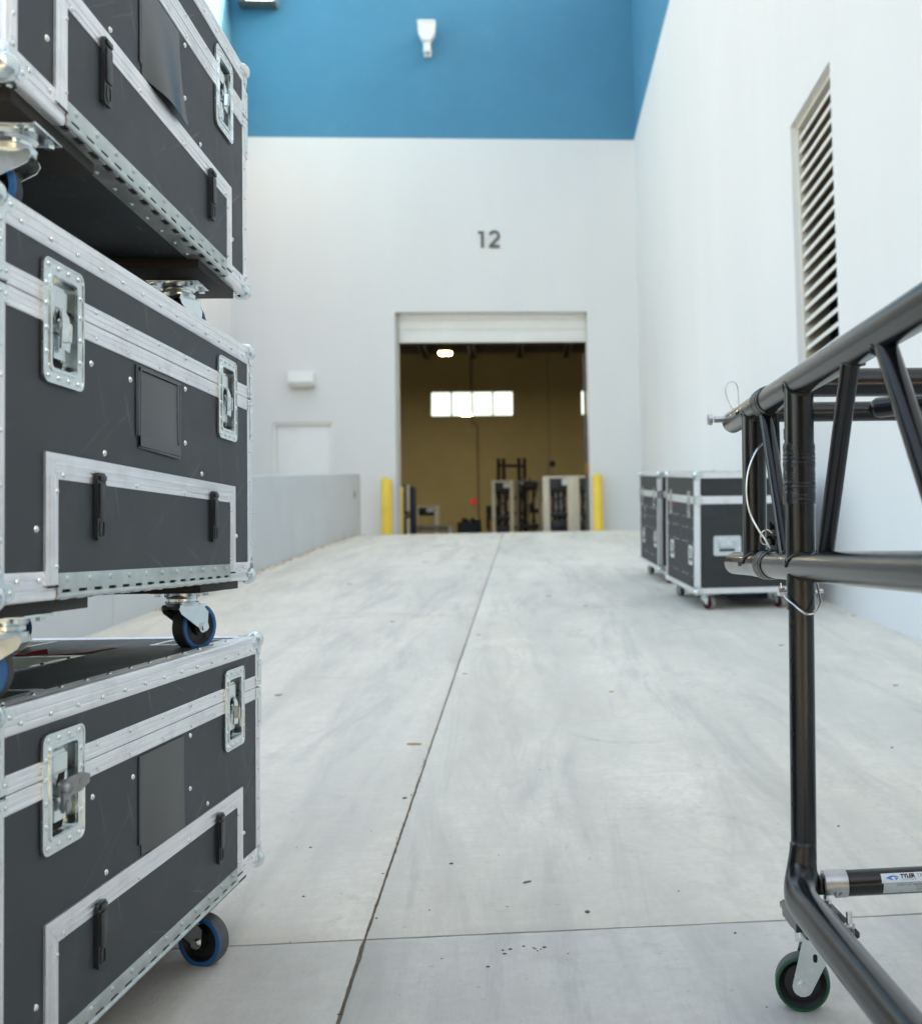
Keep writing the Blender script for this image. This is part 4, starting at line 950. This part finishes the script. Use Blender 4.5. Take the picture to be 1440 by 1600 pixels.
# bottom case lid: label dish and red tape
q = MB(); q.ring([(-.085, -.15), (.085, -.15), (.085, .15), (-.085, .15)], [(-.068, -.133), (.068, -.133), (.068, .133), (-.068, .133)], (-.295, .56, H), EX, EY, EZ, .0003, .0032)
for s_ in (-1, 1):
    for k in range(3): q.dome((-.295+s_*.0765, .56-.1+k*.1, H+.0032), EZ, .004)
q.build('label_dish', M['zinc'], bot_case)
q = MB(); q.box((-.362, .429, H+.0003), (-.228, .691, H+.0012)); q.build('label_paper', M['paper'], bot_case)
q = MB(); band = [((-.47, .738), (-.47, .788)), ((-.36, .736), (-.36, .786)), ((-.285, .736), (-.30, .788)), ((-.238, .775), (-.268, .815)), ((-.222, .89), (-.262, .905))]
for (a, b), (c, d) in zip(band, band[1:]): q._add([(*a, H+.0022), (*b, H+.0022), (*d, H+.0022), (*c, H+.0022)], [(0, 1, 2, 3)])
q._add([(-.345, .742, H+.0024), (-.30, .745, H+.0024), (-.31, .76, H+.012), (-.335, .757, H+.008)], [(0, 1, 2, 3)])
q.build('red_tape', M['redtape'], bot_case)

# ------------------------------------------------------------------ pair of flight cases by the right wall
def tall_case(label, loc, yaw, stickers):
    w_, l_, h_ = .76, 1.10, .875; t = thing('road_case', label, 'flight case', loc, (R(5.71), 0, R(yaw)), 'tall flight cases by the right wall')
    b0 = .128
    q = MB(); q.box((0, 0, b0), (w_, l_, b0+.675)); q.build('body', M['lam2'], t)
    q = MB(); q.box((0, 0, b0+.678), (w_, l_, b0+h_)); q.build('lid', M['lam2'], t)
    def ang(p0, p1, i1, i2, m, a=.034): q = MB(); q.extr([(a, -.003), (-.003, -.003), (-.003, a), (.0003, a), (.0003, .0003), (a, .0003)], p0, p1, V(i1), V(i2)); q.build('edge_trim', m, t)
    for x, sx in ((0, 1), (w_, -1)):
        for z, sz in ((b0, 1), (b0+h_, -1)): ang((x, 0, z), (x, l_, z), (sx, 0, 0), (0, 0, sz), M['alu'])
        for y, sy in ((0, 1), (l_, -1)): ang((x, y, b0), (x, y, b0+h_), (sx, 0, 0), (0, sy, 0), M['aluz'], .036)
    for y, sy in ((0, 1), (l_, -1)):
        for z, sz in ((b0, 1), (b0+h_, -1)): ang((0, y, z), (w_, y, z), (0, sy, 0), (0, 0, sz), M['alu'], .038)
        q = MB(); q.box((.037, y-.0022 if sy > 0 else y, b0+.650), (w_-.037, y if sy > 0 else y+.0022, b0+.706)); q.build('seam_band', M['alu'], t)
    for x in (0, w_):
        q = MB(); q.box((x-.0022 if x == 0 else x, .037, b0+.650), (x if x == 0 else x+.0022, l_-.037, b0+.706)); q.build('seam_band', M['alu'], t)
        for y in (0, l_):
            for z in (b0, b0+h_):
                q = MB(); q.sphere((x+(.010 if x == 0 else -.010), y+(.010 if y == 0 else -.010), z+(.010 if z == b0 else -.010)), .026, 10, 7)
                for k in (0, 1): q.box((x-.005, y-.005, z-(.0 if z == b0 else .055)), (x+.005, y+.005, z+(.055 if z == b0 else 0)))
                s1 = 1 if x == 0 else -1; s2 = 1 if y == 0 else -1; s3 = 1 if z == b0 else -1
                leafplate(q, (x, y, z), V((0, s2, 0)), V((0, 0, s3)), V((-s1, 0, 0)), 1.3); leafplate(q, (x, y, z), V((s1, 0, 0)), V((0, 0, s3)), V((0, -s2, 0)), 1.3)
                q.build('ball_corner', M['zinc'], t)
            q = MB(); q.box((x-.006, y-.006, b0+.645), (x+(.05 if x == 0 else .006), y+.006, b0+.711)); q.box((x-.006, y-(0 if y == 0 else .05), b0+.645), (x+.006, y+(.05 if y == 0 else .006), b0+.711)); q.build('corner_brace', M['zinc'], t)
    # latches and recessed handles on the long face (towards the ramp) and the end face
    def dish(nm, o, a, n, wd, hh, hand):
        q = MB(); q.ring(rrect(wd, hh, .016), rrect(wd-.05, hh-.05, .008), o, a, EZ, n, .0022, .006); q.prism(rrect(wd-.05, hh-.05, .008), o, a, EZ, n, .0006, .0012)
        p = q.build(nm, M['zinc'], t)
        q = MB()
        if hand:
            q.tube([V(o)+V(a)*x+EZ*z+V(n)*.008 for x, z in ((-wd*.28, .035), (-wd*.28, -.012), (wd*.28, -.012), (wd*.28, .035))], .007, 8); q.build('bail', M['zinc'], p)
            q = MB(); q.prism(rrect(wd-.09, .018, .004), V(o)+EZ*-.032, a, EZ, n, .0013, .0020); q.build('slot', M['dark'], p)
        else:
            q.cyl(V(o)+V(n)*.001, V(o)+V(n)*.012, .02, n=12); q.box(tuple(V(o)+V((-.004, -.018, -.05))), tuple(V(o)+V((-.001, .018, .05)))); q.build('key_wing', M['steel'], p)
    for y in (.20, .90):
        dish('latch', (0, y, b0+.678-.035), EY, V((-1, 0, 0)), .115, .20, False)
        dish('recessed_handle', (0, y-.06, b0+.27), EY, V((-1, 0, 0)), .15, .145, True)
    dish('recessed_handle', (.235, 0, b0+.345), EX, V((0, -1, 0)), .205, .145, True)
    q = MB(); q.box((.05, -.0014, b0+.545), (.205, -.0002, b0+.645)); q.build('label_pocket', M['vinyl'], t)
    q = MB(); q.box((.32, -.0014, b0+.27), (.52, -.0002, b0+.42)); q.build('label_pocket', M['vinyl'], t)
    q = MB(); q.box((-.0012, .50, b0+.34), (-.0002, .53, b0+.50)); q.build('stencil_mark', M['ink'], t)
    for y, z, c in stickers:
        q = MB(); q.box((-.0030, y, b0+z), (-.0023, y+.07, b0+z+.045)); q.build('sticker', M[c], t)
    q = MB()
    for y in (.09, .30, .42, .66, .78, 1.0):
        for z in (.55, .47, .36, .12): q.dome((0, y, b0+z), V((-1, 0, 0)), .006, 6)
    q.build('face_rivets', M['rivet'], t, kind='stuff')
    for x, y in ((.05, .05), (w_-.2, .05), (.05, l_-.2), (w_-.2, l_-.2)):
        q = MB(); q.box((x, y, b0-.012), (x+.15, y+.15, b0-.001)); q.build('caster_board', M['ply'], t)
    for (x, y), d in zip(((.10, .10), (w_-.12, .10), (.10, l_-.12), (w_-.12, l_-.12)), ((.55, -.83), (.35, -.93), (-.5, -.8), (.5, -.8))):
        caster(t, (x, y, b0-.0125), V((*d, 0)), .1145, .049, .040, M['greym'], M['maroon'], M['hub'], plate=(.10, .10), trail=.03)
    return t
cb_case = tall_case('tall black flight case by the right wall, recessed handle on its front', (1.255, 7.76, zg(7.76)), 3.0, [(.80, .60, 'redtape')])
q = MB(); q.box((.28, .20, .055), (.60, .95, .112), .01); q.build('skid', M['navy'], cb_case)
tall_case('tall black flight case partly hidden behind the case with the front handle', (1.225, 9.60, zg(9.60)), 2.0, [(1.0, .585, 'redtape'), (.75, .50, 'inkgrey'), (.76, .43, 'inkgrey')])

# ------------------------------------------------------------------ black truss on its dolly
TR = thing('truss_dolly', 'black tube truss on a rolling leg frame at the right, its near caster green', 'truss', (.49, 1.95, -.82))
TO = V((.49, 1.95, -.82))
def tl(p): return V(p)-TO
def tpart(name, m=None, sharp=35, **kw): return lambda q: q.build(name, m or M['tube'], TR, sharp, **kw)
def bez(p0, p1, n=2): p0, p1 = V(p0), V(p1); return [p0+(p1-p0)*i/n for i in range(n+1)]
RC = .0266
def zc_up(y): return .338+.0245*(y-1.88)
def zc_lo(y): return .0088+.0225*(y-1.88)
def side(X, near_details):
    s = 1 if X < .8 else -1
    def pos(y, z): return tl((X+.0133*(z-.33)*(1 if near_details else 1), y, z))
    def rod(name, a, b, r, n=24, m=None, kids=None):
        q = MB(); q.cyl(pos(*a), pos(*b), r, n=n, caps=True); return q.build(name, m or M['tube'], TR)
    # chords with couplers at the far end
    for nm, zf in (('upper_chord', zc_up), ('lower_chord', zc_lo)):
        up = nm == 'upper_chord'
        rod(nm, (-.30, zf(-.30)), (2.10, zf(2.10)), RC, 28)
        q = MB(); d = (pos(2.2, zf(2.2))-pos(2.1, zf(2.1))).normalized(); p = pos(2.10, zf(2.10))
        r_ = RC
        q.lathe([(0, -.006), (r_*1.05, -.006), (r_*1.10, -.002), (r_*1.10, .004), (r_*.94, .006), (r_*.94, .010), (r_*1.12, .012), (r_*1.13, .060), (r_*1.11, .064), (r_*1.02, .10), (r_*1.0, .145), (0, .145)], p, d, 30, False)
        cp = q.build('coupler', M['tube'], TR)
        q = MB(); q.lathe([(r_*.78, .13), (r_*.96, .13), (r_*.96, .375), (r_*.90, .382), (r_*.78, .382), (r_*.78, .36)], p, d, 28); q.build('spigot', M['tube'], TR)
        q = MB()
        for k in (.19, .21): q.cyl(p+d*k-V((s*r_*.98, 0, 0)), p+d*k-V((s*r_*.90, 0, 0)), .0045, n=10)
        q.build('pin_hole', M['dark'], cp)
        q = MB()
        for k in (.022, .034, .046): q.lathe([(r_*1.12, k), (r_*1.15, k+.002), (r_*1.15, k+.005), (r_*1.12, k+.007)], p, d, 30)
        q.build('coupler_ring', M['tube'], cp)
    # posts and braces
    rod('end_post', (2.262, zc_lo(2.26)), (2.250, zc_up(2.25)), .0256)
    rod('main_post', (1.886, zc_lo(1.886)), (1.876, zc_up(1.876)), .0262)
    for a, b, r_ in (((1.972, zc_lo(1.972)), (2.150, zc_up(2.15)), .0140), ((1.742, zc_lo(1.742)), (1.563, zc_up(1.563)), .0145),
                     ((1.19, zc_lo(1.19)), (1.432, zc_up(1.432)), .0160), ((1.10, zc_lo(1.10)), (.85, zc_up(.85)), .0160), ((.45, zc_lo(.45)), (.70, zc_up(.70)), .016), ((.36, zc_lo(.36)), (.11, zc_up(.11)), .016)):
        rod('diagonal_brace', a, b, r_, 18)
    rod('near_post', (.02, zc_lo(.02)), (.02, zc_up(.02)), .0256)
    rod('hanger_post', (2.085, zc_lo(2.085)+.0), (2.085, zc_up(2.085)), .0085, 12) if False else None
    # weld beads
    q = MB(); rr = random.Random(11)
    def bead(c, r_, up):
        pts = []
        for k in range(25):
            t = 2*math.pi*k/24
            px_, py_ = math.cos(t)*r_, math.sin(t)*r_
            dz = RC*math.sqrt(max(0, 1-min(1, (px_/RC))**2))
            pts.append(c+V((px_, py_, (dz if not up else -dz)+rr.uniform(-.001, .001))))
        q = MB(); q.tube(pts, [.0030+rr.uniform(-.0007, .0007) for _ in pts], 6, caps=False); q.build('weld_bead', M['tube'], TR)
    for y, r_ in ((2.262, .0262), (1.886, .0268), (1.972, .0155), (1.742, .016), (1.19, .017)): bead(pos(y, zc_lo(y)), r_, False)
    for y, r_ in ((2.250, .0262), (1.876, .0268), (2.15, .0155), (1.563, .016), (1.432, .017)): bead(pos(y, zc_up(y)), r_, True)
    # tape wrap on the main post
    q = MB(); prof = [(.0263, .0)]; rr = random.Random(5)
    for k in range(15): prof += [(.0288+rr.uniform(-.0004, .0010), .002+k*.0073), (.0283+rr.uniform(-.0005, .0008), .002+k*.0073+.0045)]
    prof += [(.0263, .1125)]
    d = (pos(1.876, zc_up(1.876))-pos(1.886, zc_lo(1.886))).normalized(); p = pos(1.8858, .118)
    q.lathe(prof, p, d, 30, False); q.lathe([(.0266, .118), (.0271, .1185), (.0271, .137), (.0266, .1375)], p, d, 30, False); q.build('tape_wrap', M['tape'], TR)
    # leg through the lower chord, down to the rolling base
    rod('leg_sleeve', (1.888, -.006), (1.890, -.068), .0252)
    rod('leg', (1.8885, -.05), (1.9055, -.535), .0227)
    q = MB()
    for z in (-.098, -.158, -.222, -.285, -.348, -.41):
        y = 1.8885+(-.05-z)*.035; a = R(205); u = V((math.cos(a), math.sin(a), 0)); q.cyl(pos(y, z)+u*.0219, pos(y, z)+u*.0232, .0042, n=10)
    q.build('leg_hole', M['dark'], TR)
    # rolling base: bent rail running towards the camera, caster mount, caster
    XRl = X-.030*s
    pth = spline([tl((X-.0130*s, 1.900, -.472)), tl((X-.0135*s, 1.901, -.497)), tl((X-.0175*s, 1.900, -.524)), tl((X-.0245*s, 1.888, -.549)), tl((X-.029*s, 1.862, -.563)), tl((XRl, 1.82, -.568)), tl((XRl, 1.76, -.569))], 6)+[tl((XRl, y, -.569-.02*(1.76-y))) for y in (1.6, 1.2, .6, .05, -.3)]
    q = MB(); q.tube(pth, [min(.0228, .014+.0055*i)+.0065*min(1, i/26) for i in range(len(pth))], 28); q.build('base_rail', M['tube'], TR)
    q = MB(); q.prism(rrect(.094, .205, .010), tl((X+.019*s, 1.937, -.627)), EX, EY, EZ, 0, .007); q.build('mount_plate', M['tube'], TR)
    q = MB(); q.prism([(-.016, -.001), (.016, -.001), (.016, .026), (-.016, .026)], tl((X-.024*s, 1.86, -.620)), EX, EZ, EY, 0, .10); q.build('mount_block', M['tube'], TR)
    q = MB(); q.box(tuple(tl((X-.020*s, 1.975, -.652))), tuple(tl((X+.062*s, 2.03, -.628))), .004); q.build('mount_channel', M['tube'], TR)
    for x_, y_ in ((.054, 1.862), (.054, 2.005), (-.016, 2.005)):
        q = MB(); q.cyl(tl((X+x_*s, y_, -.620)), tl((X+x_*s, y_, -.611)), .0095, n=6); q.cyl(tl((X+x_*s, y_, -.611)), tl((X+x_*s, y_, -.590)), .0052, n=10); q.build('mount_bolt', M['rivet'], TR)
    caster(TR, tuple(tl((X+.045*s, 2.027, -.6525))), V((-.97*s, .22, 0)), .1663, .0508, .040, M['rubber'], M['greenrub'], M['hub'], plate=(.10, .09), trail=.034, band=.875, wide=True)
    caster(TR, tuple(tl((X+.045*s, .10, -.6525))), V((-.97*s, .22, 0)), .2430, .0508, .040, M['rubber'], M['greenrub'], M['hub'], plate=(.10, .09), trail=.034, band=.875, wide=True)
    rod('leg', (.02, -.006), (.03, -.575), .0227)
    return pos
pos = side(.50, True)
side(1.20, True)
# cross tubes
def cross(name, y, z, r, x0=.50, x1=1.20, n=24):
    q = MB(); q.cyl(tl((x0, y, z)), tl((x1, y, z)), r, n=n); return q.build(name, M['tube'], TR)
cross('cross_tube', 1.878, .337, .0258); cross('cross_tube', 2.36, .3575, .0225); cross('cross_tube', 2.36, .020, .0225, .56) if False else None
cross('cross_tube', .02, zc_up(.02), .0258); cross('cross_tube', .02, zc_lo(.02), .0258)
q = MB(); q.cyl(tl((.805, 2.335, .362)), tl((1.17, 1.93, .352)), .0232, n=22); q.sphere(tl((.805, 2.335, .362)), .0232, 14, 8); q.build('plan_brace', M['tube'], TR)
q = MB(); q.tube([tl(p) for p in ((.517, 2.13, .325), (.5175, 2.13, .18), (.518, 2.13, .02))], .0085, 12); q.build('hanger_rod', M['tube'], TR)
# snap brace with its sticker
YBR, ZBR, RBR = 2.0, -.5815, .0238
q = MB(); q.cyl(tl((.592, YBR, ZBR)), tl((1.22, YBR, ZBR+.004)), RBR, n=30); sb = q.build('snap_brace', M['tube'], TR)
q = MB(); q.ring([(.0252*math.cos(R(a)), .0252*math.sin(R(a))) for a in range(0, 360, 15)], [(.0222*math.cos(R(a)), .0222*math.sin(R(a))) for a in range(0, 360, 15)], tl((.564, YBR, ZBR)), EY, EZ, EX, .012, .026)
q.prism([(RBR*1.06*math.cos(R(a)), RBR*1.06*math.sin(R(a))) for a in range(20, 201, 12)]+[(RBR*.85*math.cos(R(a)), RBR*.85*math.sin(R(a))) for a in range(200, 19, -12)], tl((.558, YBR, ZBR)), EY, EZ, EX, -.010, .026); q.build('snap_collar', M['steel'], sb)
q = MB(); q.box(tuple(tl((.546, YBR-.020, ZBR-.016))), tuple(tl((.563, YBR+.012, ZBR+.010))), .003); q.box(tuple(tl((.565, YBR-.022, ZBR-.020))), tuple(tl((.571, YBR+.012, ZBR+.013))), .001); q.cyl(tl((.56, YBR, ZBR-.005)), tl((.60, YBR, ZBR-.005)), .008, n=12); q.build('snap_block', M['steel'], sb)
q = MB(); q.tube([tl((.572+.00022*t, YBR-.006+.012*math.cos(t*.55), ZBR-.004+.012*math.sin(t*.55))) for t in range(92)], .0013, 5); q.build('snap_spring', M['wire'], sb)
q = MB(); q.box(tuple(tl((.515, YBR-.015, ZBR-.016))), tuple(tl((.548, YBR+.015, ZBR+.014))), .003); q.cyl(tl((.49, 1.93, -.51)), tl((.525, YBR, ZBR)), .020, n=14); q.build('snap_lug', M['tube'], sb)
# sticker: sheets and print wrapped round the brace
SX = .652
def wrap(x, a, lift): return tl((SX+x, YBR-(RBR+lift)*math.cos(a), ZBR+(RBR+lift)*math.sin(a)+.004*(SX+x-.592)/.63))
def patch(a0, a1, x0, x1, lift, name, m):
    q = MB(); nu = 12; vs_ = []; fs_ = []
    for i in range(nu+1):
        a = a0+(a1-a0)*i/nu
        for x in (x0, x1): vs_.append(wrap(x, a, lift))
    for i in range(nu): fs_.append((2*i, 2*i+1, 2*i+3, 2*i+2))
    q._add(vs_, fs_); return q.build(name, m, sb)
patch(R(8), R(50), 0, .26, .0004, 'sticker', M['sticker']); patch(R(-44), R(7.6), .003, .26, .0004, 'sticker', M['stickgrey'])
def wtext(txt, x, a, size, m, name='sticker_print', bold=0., sx=1.):
    cu = bpy.data.curves.new(name, 'FONT'); cu.body = txt; cu.size = size; cu.offset = bold; cu.resolution_u = 3
    ob_ = bpy.data.objects.new(name, cu); COL.objects.link(ob_)
    dg = bpy.context.evaluated_depsgraph_get(); me = bpy.data.meshes.new_from_object(ob_.evaluated_get(dg))
    bpy.data.objects.remove(ob_); me.materials.clear(); me.materials.append(m)
    for v in me.vertices:
        tx, ty = v.co.x*sx, v.co.y; v.co = wrap(x+tx, a+ty/RBR, .0008)
    me.name = name; link(name, me, sb)
wtext('TYLER', .0365, R(27), .0098, M['ink'], bold=.0006, sx=.98); wtext('TRUSS', .0672, R(27), .0098, M['inkgrey'], sx=.98)
wtext('S Y S T E M S', .0385, R(15.5), .0042, M['inkgrey'], sx=1.15)
wtext('115217 GT Leg Snap Brace', .0275, R(-6), .0066, M['ink'], sx=.95)
for k in range(3):
    wtext('CAPACITY'[:6], .064, R(-14-8*k), .0038, M['inkgrey']) if False else None
q = MB()
for k in range(3):
    for x0, x1 in ((.065, .080-.003*k), (.097, .115)):
        a = R(-16-8.5*k); q._add([wrap(x0, a, .0008), wrap(x1, a, .0008), wrap(x1, a+.05, .0008), wrap(x0, a+.05, .0008)], [(0, 1, 2, 3)])
q._add([wrap(.034, R(-36), .0008), wrap(.039, R(-36), .0008), wrap(.039, R(-33), .0008), wrap(.034, R(-33), .0008)], [(0, 1, 2, 3)])
q._add([wrap(.004, R(7), .0008), wrap(.25, R(7), .0008), wrap(.25, R(7.8), .0008), wrap(.004, R(7.8), .0008)], [(0, 1, 2, 3)])
q.build('sticker_print', M['inkgrey'], sb)
def wpoly(pl, lift, m):
    q = MB(); q._add([wrap(x, R(a), lift) for x, a in pl], [list(range(len(pl)))]); q.build('sticker_logo', m, sb)
wpoly([(.008, 29), (.016, 36), (.022, 39.5), (.0215, 33), (.0175, 28), (.0215, 20), (.0205, 18)], .0008, M['inkblue'])
wpoly([(.0222, 39.5), (.031, 34), (.0335, 30), (.026, 30.5), (.0225, 33.5)], .0008, M['inkblue']); wpoly([(.0265, 18), (.0255, 27.5), (.033, 28)], .0008, M['inkblue'])
# spring pin, clip and safety wires
pp = pos(2.455, zc_up(2.455)+.004)
q = MB(); q.cyl(pp, pp+V((-.048, -.0, .0)), .0075, n=14); q.lathe([(0, -.063), (.0125, -.063), (.0135, -.058), (.0135, -.054), (.008, -.052), (0, -.052)], pp, EX, 16, False); q.build('lock_pin', M['steel'], TR)
q = MB(); b0 = pos(2.40, zc_up(2.40)+RC-.002)
lp = [b0+V((x, 0, z)) for x, z in ((-.014, -.006), (-.026, .018), (-.031, .040), (-.026, .056), (-.013, .060), (-.004, .052), (-.001, .030), (-.001, .0))]
q.tube(spline(lp, 6), .0016, 6); q.build('hairpin_clip', M['wire'], TR)
c0 = pos(2.16, .245)+V((-.012, -.020, 0))
q = MB(); wl_ = [c0+V(p) for p in ((.008, .01, .018), (-.010, 0, -.002), (-.026, 0, -.040), (-.031, 0, -.085), (-.025, 0, -.125), (-.012, -.01, -.158), (.0, -.015, -.178), (.010, -.015, -.198))]
q.tube(spline(wl_, 8), .0019, 7)
rc_ = c0+V((.004, -.015, -.172)); q.tube([rc_+V((.013*math.cos(t*.35), -.002*math.sin(t), .015*math.sin(t*.35)-.004)) for t in range(15)], .0016, 6); q.build('safety_wire', M['wire'], TR)
q = MB(); q.cyl(rc_+V((.0, .006, .002)), rc_+V((.040, .006, .003)), .0095, n=14); q.build('lug', M['tube'], TR)
q = MB(); q.prism([(0, 0), (.03, 0), (.03, .02), (0, .05)], rc_+V((.012, .02, -.02)), EX, EZ, EY, 0, .006); q.build('gusset', M['tube'], TR)
pl_ = pos(1.889, -.036)
q = MB(); q.cyl(pl_+V((-.036, 0, 0)), pl_+V((.040, 0, 0)), .0042, n=10); q.cyl(pl_+V((-.041, 0, 0)), pl_+V((-.030, 0, 0)), .0075, n=10); q.build('leg_pin', M['wire'], TR)
q = MB(); wl_ = [pl_+V(p) for p in ((-.036, -.002, .016), (-.032, -.004, -.006), (-.022, -.030, -.022), (-.004, -.042, -.038), (.014, -.040, -.036), (.028, -.024, -.020), (.031, -.004, .002), (.030, 0, .018))]
q.tube(spline(wl_, 8), .0019, 7); q.build('pin_wire', M['wire'], TR)

# ------------------------------------------------------------------ litter on the concrete
def scrap(x, y, s_, ang, m, nm, label, cat, grp=None):
    q = MB(); rr = random.Random(int(x*1000+y*77))
    n = 7; pl = [(s_*(1+.25*rr.uniform(-1, 1))*math.cos(2*math.pi*k/n), s_*.36*(1+.4*rr.uniform(-1, 1))*math.sin(2*math.pi*k/n)) for k in range(n)]
    top = [V((a, b, .0025+.25*abs(a)*rr.uniform(.1, .5))) for a, b in pl]
    vs_ = [(a, b, .0006) for a, b in pl]+[tuple(v) for v in top]
    q._add(vs_, [list(range(n-1, -1, -1)), list(range(n, 2*n))]+[(i, (i+1) % n, n+(i+1) % n, n+i) for i in range(n)])
    o = q.build(nm, m); o.location = (x, y, zg(y)+Z0); o.rotation_euler = (math.atan(.1), 0, ang); o['label'] = label; o['category'] = cat
    if grp: o['group'] = grp
scrap(.0, 2.78, .012, .5, M['leafgrey'], 'scrap', 'small dark grey scrap lying on the ramp just beyond the cross joint', 'scrap')
scrap(-.42, 4.20, .030, -.1, M['leaf'], 'dry_leaf', 'largest tan leaf fragment lying left of the long joint', 'leaf')
LG = 'leaf fragments scattered on the ramp'
for x, y, s_, a, lb in ((.41, 5.05, .014, .3, 'tan leaf bit right of the long joint, just before the faint cross joint'),
    (1.35, 3.92, .011, .9, 'tan leaf bit on the open concrete just left of the truss leg'),
    (-.30, 5.6, .016, .1, 'tan leaf bit just left of the long joint, level with the faint cross joint'),
    (-.28, 6.9, .016, .4, 'brown leaf bit against the long joint, beyond the faint cross joint'),
    (-1.15, 5.2, .016, .6, 'brown leaf bit beside the far corner of the lowest stacked case'),
    (-.9, 7.6, .020, .2, 'brown leaf bit left of the long joint, level with the tall cases'),
    (1.5, 6.2, .016, .1, 'brown leaf bit on the ramp in front of the tall cases'),
    (1.75, 5.0, .016, .4, 'tan leaf bit right of the truss leg, towards the right wall'),
    (.22, 8.9, .022, .1, 'dark leaf bit right of the long joint, farther of the two'),
    (.48, 8.2, .020, .7, 'dark leaf bit right of the long joint, nearer of the two'),
    (-1.1, 12.5, .032, .4, 'dark leaf bit far up the ramp, left of the long joint'),
    (-1.6, 10.2, .022, .1, 'dark leaf bit midway up the ramp towards the guard wall')):
    scrap(x, y, s_, a, M['leaf'] if lb.startswith('tan') else M['grit'], 'dry_leaf', lb, 'leaf', LG)
q = MB(); rd = random.Random(21)
def peb(x, y, s_): q.sphere((x, y, zg(y)+s_*.3), s_, 5, 4, (rd.uniform(.7, 1.6), rd.uniform(.5, 1.1), .6))
for k in range(150):
    y = rd.uniform(1.8, 9); x = rd.uniform(-1.2, 2.1); peb(x, y, rd.uniform(.0007, .0022)*(1 if rd.random() < .9 else 1.7))
for dx, dy in ((0, 0), (.016, .004), (.045, .018), (.07, 0), (.082, -.004), (.09, .006), (.004, -.02), (.14, -.035), (.075, -.012), (.066, .006)): peb(-.055+dx, 2.385+dy, rd.uniform(.002, .0035))
for x, y, s_ in ((-.20, 2.93, .004), (.14, 2.58, .006), (-.385, 3.52, .006), (-.55, 2.75, .003), (-.6, 3.1, .003), (.9, 3.1, .004), (1.0, 2.3, .004), (.46, 2.42, .004)): peb(x, y, s_)
for k in range(36):
    y = rd.uniform(1.9, 4.5); peb(xj(y)+rd.uniform(-.012, .012), y, rd.uniform(.0012, .0028))
q.build('grit', M['grit'], kind='stuff')
